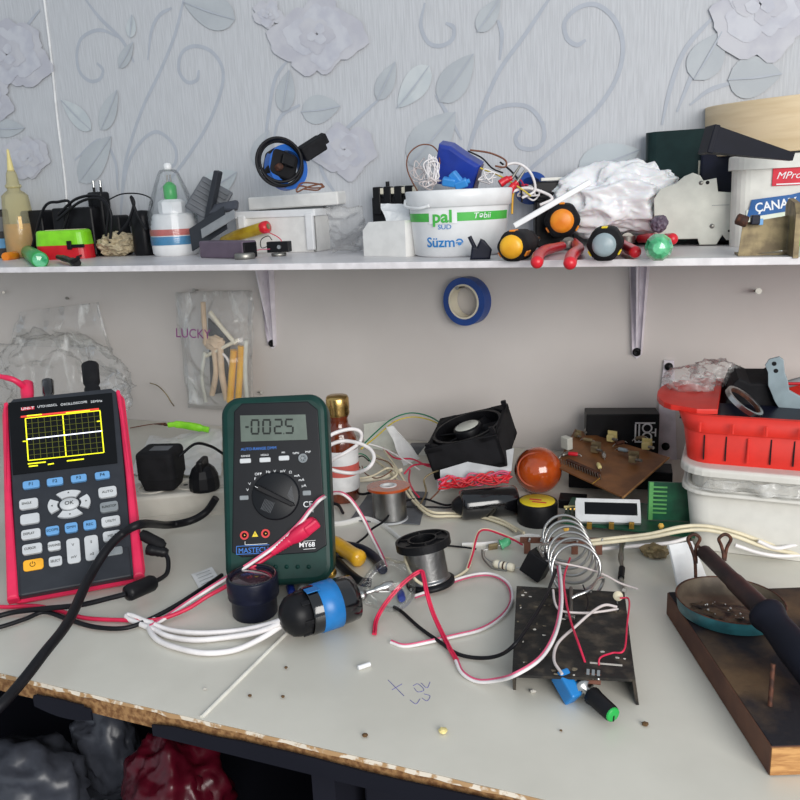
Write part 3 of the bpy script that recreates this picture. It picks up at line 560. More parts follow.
for (z0, z1, a0, a1) in ((36, 44.5, -1.5, 1.25),):
    vs = []; 
    for i in range(n+1): a = a0+(a1-a0)*i/n-PI/2; vs += [((rr(z0)+.15*k)*math.cos(a), (rr(z0)+.15*k)*math.sin(a), z0*k), ((rr(z1)+.15*k)*math.cos(a), (rr(z1)+.15*k)*math.sin(a), z1*k)]
    b.add(vs, [(2*i, 2*i+2, 2*i+3, 2*i+1) for i in range(n)], True)
vs = []
for i in range(13): a = -.62+.58*i/12-PI/2; vs += [((rr(40)+.6*k)*math.cos(a), (rr(40)+.6*k)*math.sin(a), 34*k), ((rr(40)+.6*k)*math.cos(a), (rr(40)+.6*k)*math.sin(a), 47*k)]
b.mat('white').add(vs, [(2*i, 2*i+2, 2*i+3, 2*i+1) for i in range(12)], True)
part(t, 'green_band', b, 'green printed band')
b = B(M, 'logo_green'); bent(b, 'pal', 17, -16, 40.5, 'logo_green', 1.05, .025, lift=1); part(t, 'lettering', b); b = B(M); bent(b, 'Təbii', 8, 22, 40.5, 'ink_white', 1.1, 0, .2, lift=.5); part(t, 'lettering', b); b = B(M); bent(b, 'SÜD', 6.5, -14, 30.5, 'logo_blue', 1.1); part(t, 'lettering', b); b = B(M); bent(b, 'Süzmə', 14, -15, 15, 'logo_blue', 1.0, .012); part(t, 'lettering', b)
Bt = P+V((0, 0, 66*k))   # mouth of the bucket
b = B(m='logo_blue').sheet(*[M @ V((x*k, -math.sqrt(max(1, rr(z)**2-(x*k)**2))-.0008, z*k)) for x, z in ((18, 8), (27, 13), (32, 21), (19, 14))], 4, 4, 0, 1, 0, .0003); part(t, 'swoosh', b)
part(t, 'handle', B(M, 'white').tube([((-52)*k, -6*k, 58*k), (-51*k, -20*k, 52*k), (-38*k, -40*k, 50*k), (-28*k, -46.5*k, 52*k)], 1.6*k))
part(t, 'filling', B(M, 'pack_blue').mat('mid_grey').crumple((0, 0, 55*k), (44*k, 44*k, 9*k), .25, 3, 4, 3), 'tangled dark scraps filling the bucket')
# contents
A = MX.Translation(at(457, 167, P+V((0, .012, 0)))) @ Euler((.25, .32, .15)).to_matrix().to_4x4(); t = thing('battery_pack', 'blue shrink-wrapped battery pack sticking up out of the yogurt bucket', 'battery', A)
part(t, 'cells', B(A, 'pack_blue').prism([(x*k, y*k) for x, y in ((-20, -14), (-16, -20), (10, -18), (22, -19), (24, 10), (8, 14), (-10, 20), (-22, 19))], -.012, .012, MX.Rotation(PI/2, 4, 'X'), bev=.004)); part(t, 'wrap_end', B(A, 'rust').mat('purple_grey').box((24*k, 0, -5*k), (1.5*k, .022, 26*k), .0005))
def tang(c, rx, ry, n, r, m, seed, label, name='wire_tangle', group=None):
    R = random.Random(seed); pts = []
    for i in range(n):
        a = i*2.3+R.uniform(-.4, .4); q = R.uniform(.45, 1); pts.append(c+CR*(math.cos(a)*rx*q)-CD*(math.sin(a)*ry*q)+CF*R.uniform(-.008, .008))
    return solo(name, label, 'wire', B(m=m).tube(pts, r, 6, 6), group)
tang(at(432, 170, P+V((0, -.01, 0))), 10*k, 18*k, 26, .0008, 'wire_white', 4, 'dense tangle of thin white wire in the yogurt bucket'); tang(at(420, 172, P), 14*k, 16*k, 12, .0006, 'wire_dusty', 9, 'loose pinkish thin wire at the left rim of the yogurt bucket')
solo('jumper_wire', 'thin brown wire arching above the left rim of the yogurt bucket', 'wire', B(m='wire_brown').tube([at(x, y, P) for x, y in ((420, 196), (408, 172), (408, 156), (418, 146), (430, 145), (438, 152), (440, 164))], .0008, 6))
for i, (x, y, an) in enumerate(((449, 182, .2), (461, 184, -.3), (456, 178, .9))):
    A = MX.Translation(at(x, y, P+V((0, -.03, 0)))) @ Euler((.3, an, .2)).to_matrix().to_4x4(); solo('wire_connector', ('lowest', 'rightmost', 'topmost')[i]+' light blue connector lying on the wires in the bucket', 'connector', B(A, 'clip_blue').box((0, 0, 0), (13*k, 8*k, 8*k), 1.5*k).cyl((6*k, 0, 0), (9*k, 0, 0), 2.4*k, n=10))
for i, (L, m, r, lb) in enumerate((([(470, 150), (490, 153), (505, 160), (505, 167), (495, 166)], 'wire_brown', .0011, 'dark red lead leaving the battery pack at top'), ([(468, 151), (482, 158), (492, 168), (503, 173)], 'wire_black', .001, 'black lead leaving the battery pack to the right'), ([(480, 168), (500, 176), (520, 188), (531, 196)], 'wire_yellow', .001, 'yellow wire running right from the bucket rim'),
        ([(495, 170), (515, 163), (530, 172), (535, 190), (522, 198)], 'wire_white', .0016, 'white wire looped right of the yogurt bucket'), ([(505, 195), (525, 188), (545, 193), (552, 199), (540, 205)], 'wire_white', .0018, 'flat white wire curling behind the upper screwdriver'), ([(500, 162), (512, 172), (520, 184), (522, 202)], 'wire_black', .0012, 'black wire hanging over the right rim of the bucket'),
        ([(450, 168), (458, 175), (470, 178), (490, 184)], 'wire_white', .0011, 'short white wire on the blue battery pack'), ([(512, 200), (516, 180), (513, 192), (512, 214)], 'handle_yellow', .0014, 'yellow wire hanging down beside the bucket rim'))):
    solo('loose_wire', lb, 'wire', B(m=m).tube([at(x, y, P+V((0, -.012+.003*i, 0))) for x, y in L], r, 7))
for i, (x, y, rx_, ry_, n_, r_, m_, lb) in enumerate(((530, 192, 16, 9, 9, .0011, 'wire_white', 'white wire tangled to the right of the yogurt bucket'), (522, 187, 13, 10, 8, .0009, 'wire_red', 'red wire tangled to the right of the yogurt bucket'), (540, 196, 15, 7, 8, .0011, 'wire_black', 'black wire tangled behind the slanting white strip'), (488, 176, 13, 9, 9, .0008, 'wire_white', 'thin white wire bunched beside the blue battery pack'), (430, 183, 12, 7, 10, .0009, 'wire_dusty', 'greyish wire bunched at the left of the bucket mouth'))):
    tang(at(x, y, P+V((0, .012+.012*i if i < 3 else -.018, 0))), rx_*k, ry_*k, n_, r_, m_, 20+i, lb)
solo('tape_roll', 'roll of blue tape half buried behind the wires right of the bucket', 'tape', B(m='tape_blue').ring(17*k, 10*k, -6*k, 6*k, MX.Translation(at(531, 188, P+V((0, .07, 0)))) @ Euler((.9, .2, 0)).to_matrix().to_4x4()))
for i, (x0, y0, x1, y1) in enumerate(((500, 184, 512, 178), (508, 194, 517, 182))):
    q = P+V((0, -.02, 0)); t = thing('red_clip', ('left', 'right')[i]+' one of two red crocodile clip sleeves on the right bucket rim', 'clip', at(x0, y0, q)); part(t, 'sleeve', B(m='red').tube([at(x0, y0, q), at((x0+x1)/2, (y0+y1)/2-1, q), at(x1, y1, q)], [.0045, .0042, .003], 8, flat=.8)); part(t, 'jaw', B(m='dull_steel').tube([at(x1, y1, q), at(x1+8, y1-12, q)], [.002, .0012], 6))
# navy plug in front of the bucket
P2 = S(481, 259, 0); k = pm(P2); t = thing('navy_plug', 'dark navy plug lying against the front of the yogurt bucket', 'plug', P2); part(t, 'shell', B(m='navy').prism([(-11*k, 0), (9*k, 0), (11*k, 9*k), (4*k, 18*k), (0, 20*k), (-4*k, 12*k), (-9*k, 13*k)], -.007, .007, MX.Translation(P2) @ MX.Rotation(facing(P2), 4, 'Z') @ MX.Rotation(PI/2, 4, 'X'), bev=.002)); part(t, 'prong', B(m='navy').cyl(P2+V((-.006, -.002, .012)), P2+V((-.011, -.004, .024)), .0022, n=8))
# --- screwdrivers, handle ends towards the viewer
def driver(px, py, base, re, rh, m_end, m_h, m_in, label, L=.105, aim=(.12, 1, 0), lift=0):
    E0 = S(px, base, 0); k = pm(E0); C = at(px, py, E0); d = V(aim).normalized(); A = axf(C, C+d); t = thing('screwdriver', label, 'screwdriver', C)
    part(t, 'handle', B(A, m_h).lathe([(re*k*1.0, .001), (rh*k*.92, .004), (rh*k, .012), (rh*k, .05), (rh*k*.72, .075), (rh*k*.8, L), (rh*k*.4, L+.004)], n=32, flut=(6, .035)))
    part(t, 'end_cap', B(A, m_end).lathe([(0, -.003), (re*k*.6, -.0025), (re*k*.92, -.001), (re*k, .0015)], n=28))
    if m_in:
        for i in range(3):
            a = i*2*PI/3+.5; part(t, 'inlay', B(A @ MX.Rotation(a, 4, 'Z'), m_in).box((rh*k*.965, 0, .015), (rh*k*.12, 6*k, .018), rh*k*.06))
    part(t, 'shaft', B(A, 'steel').cyl((0, 0, L), (0, 0, L+.06), .003, n=12)); return t
driver(511, 247, 262, 12, 16, 'yellow', 'black_matt', 'orange', 'black screwdriver with a yellow end, right beside the yogurt bucket', L=.08, aim=(-.02, 1, 0))
driver(562, 221, 250, 12, 17.5, 'orange', 'black_matt', 'orange', 'black screwdriver with an orange end lying on top of the others', L=.07, aim=(-.16, 1, .02))
driver(604, 245, 262, 12, 17.5, 'slate_end', 'black_matt', 'ink_yellow', 'black and yellow screwdriver with a grey end, under the white bag', L=.08, aim=(-.08, 1, 0))
# green faceted driver
E0 = S(659, 262); k = pm(E0); C = at(659, 248, E0); A = axf(C, C+V((-.1, 1, .0))); t = thing('screwdriver', 'screwdriver with a clear green faceted handle end, below the breaker', 'screwdriver', C)
part(t, 'handle', B(A, 'glass_green').lathe([(0, -.006), (6*k, -.005), (11*k, 0), (14*k, .008), (13*k, .02), (8*k, .03), (10*k, .045), (10*k, .08)], n=10, smooth=False)); part(t, 'shaft', B(A, 'steel').cyl((0, 0, .08), (0, 0, .13), .0025, n=10))
# pliers with red sleeves
def pliers(L1, L2, label, r=.0055, m='red'):
    p1 = pts3(L1, S); p2 = pts3(L2, S); t = thing('pliers', label, 'pliers', p1[0]); k = 0
    for p in (p1, p2): part(t, 'handle', B(m=m).tube(p, [r*1.05, r, r, r*.9], 10).ball(p[0], r*1.05))
    j = (p1[-1]+p2[-1])/2; d = ((p1[-1]-p1[-2])+(p2[-1]-p2[-2])).normalized(); part(t, 'pivot', B(m='dull_steel').cyl(j-V((0, 0, .004)), j+V((0, 0, .004)), .009)); part(t, 'jaw', B(m='dull_steel').lathe([(.008, 0), (.007, .02), (.003, .04)], axf(j, j+d), 12))
pliers([(537, 262, 6), (539, 255, 7), (546, 250, 7), (562, 246, 7)], [(570, 263, 6), (572, 255, 7), (579, 249, 7), (574, 242, 7)], 'red-handled pliers under the screwdriver with the orange end')
pliers([(635, 252, 7), (626, 247, 8), (620, 243, 8), (615, 240, 8)], [(672, 239, 16), (662, 239, 12), (650, 238, 10), (640, 236, 8)], 'red-handled pliers between the grey-ended and the green screwdrivers')
solo('dusty_scrap', 'dusty pinkish scrap resting on the right plier handle below the bag', 'scrap', B(m='purple_grey').crumple(tuple(at(659, 224, S(660, 250))), (.009, .01, .009), .25, 2, 3, 3))
# white bar
a, c = at(514, 226, S(514, 257)), at(590, 182, S(590, 255)); A = axf(a, c); L = (c-a).length; solo('white_trunking', 'white plastic strip slanting over the screwdrivers', 'strip', B(A, 'white').box((0, 0, L/2), (.010, 6.5*k, L), .0008))
# white carrier bag
P = S(617, 238); k = pm(P); c = at(617, 199, P); t = solo('carrier_bag', 'crumpled white plastic bag heaped on the screwdrivers', 'bag', B(m='bag_white').crumple(tuple(c+V((.002, 0, -.002))), (63*k, .036, 35*k), .26, 1.5, 11, 6, smooth=True, pers=.42))
P = S(550, 238); k = pm(P); A = fr(P+V((0, .02, 0)), .3); t = thing('black_box', 'black box standing behind the slanting white strip', 'box', A); part(t, 'body', B(A, 'black').box((0, 0, 32*k), (38*k, .03, 64*k), .002)); part(t, 'edge', B(A, 'offwhite').box((2*k, -.006, 66*k), (30*k, .012, 3*k), .0005), 'pale top edge')
P = S(622, 237); A = fr(P+V((0, .02, 0)), .1); solo('dark_transformer', 'dark block half hidden behind the white bag', 'block', B(A, 'black').box((0, .012, 32*k), (46*k, .024, 64*k), .003))
# dark green bin
P = S(682, 236); k = pm(P); P = V((Y(682, 236, 1.027).x, 1.027, P.z)); A = fr(P, .0); H = 110*k; t = thing('green_bin', 'tall dark green plastic container standing behind the breaker', 'container', A)
part(t, 'body', B(A, 'dark_green').prism(rrect(74*k, .030, .012, 6), 0, H, scale=1.04).mat('black').prism(rrect(68*k, .024, .010), H, H+.0005)); part(t, 'sticker', B(A, 'cream').box((16*k, -.0155, H-38*k), (6*k, .001, 17*k)), 'narrow pale sticker')
P = S(716, 240); A = fr(V((P.x, 1.02, P.z)), 0); t = solo('dark_casing', 'black casing between the dark green container and the cheese tub', 'casing', B(A, 'navy').box((0, 0, 45*k), (36*k, .035, 90*k), .003))
# slanting black lid
Q = Y(740, 150, .885); a, c = at(709, 140, Q), at(792, 157, Q); A = axf(a, c); L = (c-a).length
solo('slanting_lid', 'slanting black tapered lid resting on the cheese tub', 'lid', B(A, 'lid_navy').box((0, 0, 0), (.030, 23*k, .006), .001).prism([(x*k, y*k) for x, y in ((-13, -10.5), (13, -10.5), (13, 10.5), (-13, 10.5))], 0, L, scale=.3))
# breaker
P = S(697, 246); k = pm(P); r = facing(P)*.4; M = MX.Translation(P) @ MX.Rotation(r, 4, 'Z') @ MX.Rotation(PI/2, 4, 'X'); t = thing('circuit_breaker', 'pale grey modular circuit breaker lying on its side by the green screwdriver', 'breaker', M)
poly = [(x-697, 243-y) for x, y in ((656, 233), (654, 196), (660, 186), (675, 181), (682, 175), (690, 172), (697, 175), (700, 180), (712, 178), (714, 191), (732, 193), (734, 205), (731, 238), (724, 238), (720, 233), (715, 242), (699, 242), (697, 236), (676, 236))]
part(t, 'case', B(M, 'breaker').prism([(x*k, y*k) for x, y in poly], -.018, 0, bev=.0012)); 
for x, y, m, rr_ in ((698, 182, 'dull_steel', 2.2), (710, 224, 'dull_steel', 2.4), (704, 182, 'black', 1.8), (726, 229, 'black', 1.2)): part(t, 'rivet' if m != 'black' else 'hole', B(M, m).lathe([(rr_*k, 0), (rr_*k*.6, .0008), (0, .0009)], MX.Translation(((x-697)*k, (243-y)*k, 0)), 14))
part(t, 'seam_groove', B(M, 'grey').box((20*k, 39*k, .0002), (16*k, .5*k, .0005)).box((34*k, 42*k, .0002), (.6*k, 8*k, .0005)))
# cheese tub
P = S(806, 246); k = pm(P); w = 142*k; M = fr(P+V((0, .055, 0)), .0); H = 90*k; t = thing('cheese_tub', 'white square tub with a red brand patch and a blue lettered banner', 'tub', M)
part(t, 'body', B(M, 'offwhite').prism(rrect(w, .11, .018, 6), 0, H*.87, scale=1.02)); part(t, 'lid_rim', B(M, 'offwhite').prism(rrect(w*1.07, .122, .02, 6), H*.85, H, bev=.002)); fy = -.0565
part(t, 'brand_patch', B(M, 'mpro_red').box((-20*k, fy-.0006, 69*k), (30*k, .001, 19*k), .0003).mat('ink_white').text('MPro', 9.5*k, M=MX.Translation((-20.5*k, fy-.0013, 69*k)) @ MX.Rotation(PI/2, 4, 'X'), shear=.3, sx=1.05).box((-20*k, fy-.0012, 61*k), (22*k, .0003, 1.2*k)), 'red patch with white script')
q = MX.Translation((-6*k, fy-.0007, 45*k)) @ MX.Rotation(-.13, 4, 'Y') @ MX.Rotation(PI/2, 4, 'X')
part(t, 'banner', B(M @ q, 'banner_blue').prism([(-52*k, -9*k), (60*k, -8*k), (62*k, 7*k), (20*k, 10*k), (-10*k, 7*k), (-46*k, 8*k)], -.0003, .0003).mat('ink_white').text('ÇANAX PENDİR', 12.5*k, M=MX.Translation((-4*k, -1*k, .0005)), sx=.86, bold=.02, ext=.0001), 'blue banner with white letters')
part(t, 'picture_panel', B(M, 'pale_green').box((0, fy-.0001, 20*k), (w*.8, .0008, 34*k)).mat('logo_green').box((22*k, fy-.0004, 6*k), (80*k, .0006, 11*k)).mat('cheese_yellow').ball((4*k, fy+.002, 22*k), 7*k, (1.3, .4, .8)).mat('glass_green').ball((14*k, fy+.002, 17*k), 5*k, (1.3, .5, .7)), 'faint printed picture')
# sieve hoop
P3 = at(808, 150, P+V((0, .085, 0))); k = pm(P3); M = MX.Translation(P3) @ Euler((.05, -.03, 0)).to_matrix().to_4x4(); t = thing('sieve', 'pale wooden sieve hoop on top of the cheese tub', 'sieve', M)
part(t, 'hoop', B(M, 'beige_wood').lathe([(96*k, 2*k), (97*k, 3*k), (97*k, 49*k), (96*k, 50*k), (93*k, 50*k), (93*k, 2*k), (96*k, 2*k)], n=72, cap=False)); part(t, 'inner_band', B(M, 'beige_wood').ring(93*k, 91*k, 4*k, 22*k, n=64)); part(t, 'mesh', B(M, 'light_grey').lathe([(92*k, 3*k), (0, 3.4*k)], n=48))
# brass bracket with potentiometer
a = S(738, 256); k = pm(a); M = MX.Translation(a) @ MX.Rotation(.12, 4, 'Z'); t = thing('metal_bracket', 'tarnished brass-coloured angle bracket carrying a small potentiometer', 'bracket', M)
part(t, 'base_plate', B(M @ MX.Rotation(PI/2, 4, 'X'), 'old_brass').prism([(0, 0), (44*k, 5*k), (44*k, 38*k), (3*k, 32*k)], -.002, 0)); part(t, 'side_plate', B(M @ MX.Translation((46*k, 0, 0)), 'old_brass').prism([(-.028, -1*k), (.02, -1*k), (.02, 48*k), (.008, 54*k), (-.02, 50*k), (-.028, 40*k)], -1.5*k, 3.5*k, MX.Rotation(PI/2, 4, 'X') @ MX.Rotation(PI/2, 4, 'Y')))
part(t, 'foot', B(M, 'old_brass').box((22*k, .012, .001), (44*k, .026, .0018))); part(t, 'bolt', B(M, 'brass').cyl((49*k, -.006, 24*k), (53*k, -.007, 24*k), 4*k, n=8))
part(t, 'potentiometer', B(M, 'rust').lathe([(5*k, 0), (5.5*k, 1*k), (5.5*k, 10*k), (4*k, 11*k)], MX.Translation((6*k, -.004, 33*k)) @ MX.Rotation(-1.2, 4, 'Y'), 16).mat('navy').box((13*k, -.004, 35*k), (8*k, .01, 9*k), 1*k).mat('key_blue').box((18*k, -.006, 33*k), (4*k, .004, 6*k), .5*k))
# things lying by the white box
a = S(200, 258); c = S(243, 259); k = pm(a); rz = math.atan2(c.y-a.y, c.x-a.x); M = MX.Translation(a) @ MX.Rotation(rz, 4, 'Z'); w = (c-a).length; t = thing('adapter_box', 'small purple-grey rectangular box in front of the white plastic box', 'box', M); part(t, 'body', B(M, 'purple_grey').box((w/2, .012, 8.3*k), (w, .024, 16.5*k), .002)); part(t, 'end_cap', B(M, 'black').box((w+.0005, .012, 8*k), (.003, .021, 14*k), .001), 'dark end')
a, c = at(222, 240, S(222, 254)), at(266, 227, S(266, 254)); A = axf(c, a); L = (c-a).length; t = thing('screwdriver', 'screwdriver with worn yellow handle and red end resting on the purple-grey box', 'screwdriver', c)
part(t, 'handle', B(A, 'handle_old').lathe([(5.5*k, 2*k), (6.2*k, 6*k), (6*k, L*.6), (4.5*k, L*.85), (3*k, L)], n=18, flut=(6, .05))); part(t, 'end_cap', B(A, 'red').lathe([(3*k, -3*k), (6*k, -2*k), (6.4*k, 2*k), (6*k, 5*k)], n=18).mat('old_brass').lathe([(3*k, -3.2*k), (2*k, -2.6*k), (0, -3*k)], n=12)); part(t, 'shaft', B(A, 'steel').cyl((0, 0, L), (0, 0, L+28*k), 1.3*k, n=10))
P = S(245, 259); k = pm(P); solo('magnet_disc', 'flat silver disc at the shelf edge below the yellow screwdriver', 'disc', B(m='dull_steel').lathe([(9.5*k, 0), (10.2*k, .8*k), (10.2*k, 5*k), (9*k, 6*k), (0, 6*k)], MX.Translation(P), 32))
P = S(279, 256); k = pm(P); t = thing('motor', 'small black motor block sitting on a silver disc at the shelf edge', 'motor', P); part(t, 'disc', B(m='dull_steel').lathe([(7*k, 0), (7.5*k, 1*k), (7.5*k, 3*k), (0, 3.2*k)], MX.Translation(P), 26)); part(t, 'block', B(fr(P, .2), 'black').box((0, .004, 9*k), (23*k, .014, 10.5*k), .001)); part(t, 'shaft', B(fr(P, .2), 'steel').cyl((2*k, -.002, 9*k), (2*k, -.006, 9*k), 2*k, n=10))
for L, m, lb in (([(272, 244), (262, 248), (261, 240), (268, 236), (272, 240)], 'wire_black', 'thin black lead of the small motor block'), ([(282, 252), (281, 240), (270, 233), (264, 232)], 'wire_red', 'thin red lead rising from the small motor block'), ([(270, 249), (258, 250), (250, 254)], 'wire_pink', 'short pinkish lead left of the motor block')):
    solo('motor_lead', lb, 'wire', B(m=m).tube([at(x, y, P+V((0, -.004, 0))) for x, y in L], .0006, 6))
# ============================================================ ON THE BENCH: instruments
# ---- oscilloscope
fc = Face(-.5273, .5049, .7138, .8118, .1141, .2184, .0105); M = fc.M; W_ = fc.W*1.045; H_ = fc.H
t = scope = thing('oscilloscope', 'red and charcoal handheld oscilloscope with a lit screen showing a flat white trace', 'oscilloscope', M)
def tp(w, h, r, n=6, top=.93): return [(x*(1-(1-top)*max(0, (y/h+.5))), y+H_/2) for x, y in rrect(w, h, r, n)]
part(t, 'back_shell', B(M, 'scope_red').prism(tp(W_, H_-.002, .012, top=1.0), -.0135, -.010).mat('charcoal').prism([(x, y*.72+.155) for x, y in rrect(W_*.9, H_*.9, .014)], -.045, -.0135))
for sx in (-1, 1):
    b = B(M, 'scope_red'); P_ = [(sx*(W_/2-.001), .002), (sx*(W_/2-.011), .002), (sx*(W_/2-.0105), .02), (sx*(W_/2-.0075), H_*.5), (sx*(W_/2-.0065), H_-.004), (sx*(W_/2-.0055), H_-.004), (sx*(W_/2-.002), H_-.012), (sx*(W_/2-.001), H_*.5)]
    part(t, 'side_grip', b.prism(P_ if sx > 0 else P_[::-1], -.012, .001, bev=.003), 'red side grip')
part(t, 'face_plate', B(M, 'charcoal').prism([(-W_/2+.010, .004), (W_/2-.010, .004), (W_/2-.0066, H_-.008), (W_/2-.012, H_-.001), (-W_/2+.012, H_-.001), (-W_/2+.0066, H_-.008)], -.012, -.0005, bev=.0015))
u, w0, dw, dh = fc.rect(13, 566, 134, 597); part(t, 'chin', B(fc.L(0, .018, 0), 'charcoal').box((0, 0, -.001), (W_-.024, .030, .004), .0015))
def frect(x0, y0, x1, y1, m, z=0, th=.002, rad=None, bev=.0006, b=None):
    u, w, a, c = fc.rect(x0, y0, x1, y1); rad = min(a, c)*.25 if rad is None else rad
    return B(fc.L(u, w, z), m).prism(rrect(a, c, rad, 4), -.001, th, bev=bev if bev else 0)
def fbox(b, x0, y0, x1, y1, m, z, th=.0003):
    u, w, a, c = fc.rect(x0, y0, x1, y1); b.mat(m).box((u, w, z), (a, c, th)); return b
# screen glass
q = [fc.uv(*p) for p in ((8.5, 403), (112, 393), (117.5, 463), (13, 475))]
part(t, 'screen_glass', B(M, 'screen').prism(q[::-1], -.001, .0005))
def fl(b, p, q_, w, m, z): u = V(fc.uv(*p)); v = V(fc.uv(*q_)); d = (v-u).normalized(); n = V((-d.y, d.x))*w/2; return b.mat(m).add([(u+n).to_3d()+V((0, 0, z)), (u-n).to_3d()+V((0, 0, z)), (v-n).to_3d()+V((0, 0, z)), (v+n).to_3d()+V((0, 0, z))], [(0, 1, 2, 3)])
def bl(a, c, s_): return (a[0]+(c[0]-a[0])*s_, a[1]+(c[1]-a[1])*s_)
TL, TR, BR, BL = (25.5, 419), (100, 411), (104, 453), (28.5, 461)
b = B(M)
for i in range(1, 12): fl(b, bl(TL, TR, i/12), bl(BL, BR, i/12), .0005 if i != 6 else .0011, 'grid_dim' if i != 6 else 'trace_yellow', .0008)
for i in range(1, 8): fl(b, bl(TL, BL, i/8), bl(TR, BR, i/8), .0005, 'grid_dim', .0009)
for p, q_ in ((TL, TR), (TR, BR), (BR, BL), (BL, TL)): fl(b, p, q_, .0011, 'trace_yellow', .001)
part(t, 'graticule', b, 'yellow measuring grid')
part(t, 'trace', fl(B(M), bl(TL, BL, .50), bl(TR, BR, .49), .0013, 'trace_white', .0013), 'bright white flat trace')
b = B(M); fl(b, (21, 417.5), (99, 409.5), .0022, 'screen_red', .0011); fl(b, (27, 416.5), (42, 415), .0014, 'trace_yellow', .0012); fl(b, (66, 413.5), (90, 411), .0012, 'trace_yellow', .0012)
for p, q_ in (((28, 464.5), (46, 462.5)), ((29, 467), (38, 466)), ((48, 465), (54, 464)), ((67, 461.5), (84, 459.5)), ((23, 442), (26, 441.7)), ((97, 422), (101, 421.5))): fl(b, p, q_, .0014, 'trace_yellow', .0011)
part(t, 'readouts', b)
def ftext(b, s, x, y, hpx, m, z=.0008, sx=1, bold=0): u, w = fc.uv(x, y); k = pm(fc.at(x, y)); b.mat(m).text(s, hpx*k*1.38, M=fc.L(u, w, z), sx=sx, bold=bold, ext=.0001)
b = B(); ftext(b, 'UTD1025CL', 47.5, 406.3, 2.7, 'ink_white', sx=.95); ftext(b, 'OSCILLOSCOPE', 74, 403.8, 2.7, 'ink_white', sx=.95); ftext(b, '25MHz', 96.5, 401.8, 2.7, 'ink_white'); part(t, 'lettering', b)
u, w = fc.uv(27.8, 408.8); b = B(fc.L(u, w, .0006), 'mpro_red').box((0, 0, 0), (.0125, .0036, .0003)); o = part(t, 'logo_patch', b, 'red logo patch'); b = B(); ftext(b, 'UNI-T', 27.8, 408.9, 3.0, 'ink_white', .0009, 1.1, .01); part(t, 'logo_lettering', b)
KEYS = [('F1', 23, 481.5, 40, 489, 'key_blue'), ('F2', 47, 478.7, 63.5, 486, 'key_blue'), ('F3', 71, 475.5, 87, 482.5, 'key_blue'), ('F4', 95, 472.5, 110, 479.5, 'key_blue'), ('SINGLE', 19.5, 499.5, 38.5, 509.5, 'key_grey'), ('', 20.5, 514.5, 40, 524.5, 'key_grey'), ('DISPLAY', 21.5, 530, 41, 539.5, 'key_grey'), ('CURSOR', 22.5, 544.5, 42.5, 554.5, 'key_grey'),
        ('', 23.5, 560, 44, 571, 'key_orange'), ('AUTO', 98.5, 487.5, 117, 498, 'key_grey'), ('RUN/STOP', 100, 502.5, 118.5, 512.5, 'key_dim'), ('UTILITY', 101.5, 517, 120.5, 527, 'key_grey'), ('HELP', 103, 531.5, 121.5, 541.5, 'key_grey'), ('', 104.5, 548, 123, 556, 'key_dim'),
        ('SCOPE', 46, 527, 59.5, 535.5, 'key_blue'), ('DMM', 65, 523.5, 78, 533, 'key_blue'), ('REC', 83.5, 521, 96.5, 530, 'key_blue'), ('CHANNEL', 48, 542, 61, 551, 'key_grey'), ('SELECT', 49, 557, 62.5, 567, 'key_grey'), ('', 67, 539, 80.5, 564, 'key_grey'), ('', 85, 536, 99, 561, 'key_grey')]
for s_, x0, y0, x1, y1, m in KEYS:
    o = part(t, 'button', frect(x0, y0, x1, y1, m, .0003, .0022), {'key_blue': 'blue button', 'key_orange': 'orange power button', 'key_dim': 'dim grey button', 'key_grey': 'grey button'}[m])
    b = B()
    if s_: ftext(b, s_, (x0+x1)/2-(2 if x1 < 43 and m == 'key_grey' else 0), (y0+y1)/2, 3.6 if s_[0] == 'F' and len(s_) == 2 else 2.7, 'ink', .0027, .75 if len(s_) > 5 else 1)
    if m == 'key_orange': u, w = fc.uv(33, 565.3); b.mat('ink').tube([(.0022*math.sin(a), .0022*math.cos(a), .0027) for a in [.6+5.1*i/12 for i in range(13)]], .0003, 5, 0, M=fc.L(u, w)).tube([(0, .0028, .0027), (0, .0004, .0027)], .0003, 5, 0, M=fc.L(u, w))
    if x1-x0 < 15 and y1-y0 > 20: fbox(b, x0+.5, (y0+y1)/2-.4, x1-.5, (y0+y1)/2+.4, 'key_dim', .0026); ftext(b, 'V' if x0 < 70 else 'S', (x0+x1)/2-.5, y0+7, 2.8, 'ink', .0027); ftext(b, 'mV' if x0 < 70 else 'nS', (x0+x1)/2+.5, y1-6, 2.8, 'ink', .0027)
    if x1 < 43 and m == 'key_grey': fbox(b, x1-5.5, y0+.8, x1-.8, y1-.8, 'key_cream', .00245)
    if b.v:
        k = bpy.data.objects.new('button_marking', emesh(b, 'button_marking', RM[t.name])); COL.objects.link(k); k.parent = o
u0, w0 = fc.uv(69.5, 504.5); kx = pm(fc.at(69, 504)); rx, ry = 20*kx, 14*kx/.92
for i, a0 in enumerate((0, PI/2, PI, 1.5*PI)):
    hw = .62 if i % 2 else .55; po = [(rx*math.cos(a0+hw*(j/8*2-1)), ry*math.sin(a0+hw*(j/8*2-1))) for j in range(9)]; pi_ = [(x*.56, y*.52) for x, y in po[::-1]]
    o = part(t, 'arrow_key', B(fc.L(u0, w0, .0003), 'key_grey').prism(po+pi_, -.001, .0022, bev=.0005)); d = V((math.cos(a0)*rx*.79, math.sin(a0)*ry*.79, .0026)); 
    k = bpy.data.objects.new('arrow_mark', emesh(B(fc.L(u0, w0, .0003), 'ink').add([d+V((math.cos(a0+q)*.0011, math.sin(a0+q)*.0011, 0)) for q in (0, 2.1, 4.2)], [(0, 1, 2)]), 'arrow_mark', RM[t.name])); COL.objects.link(k); k.parent = o
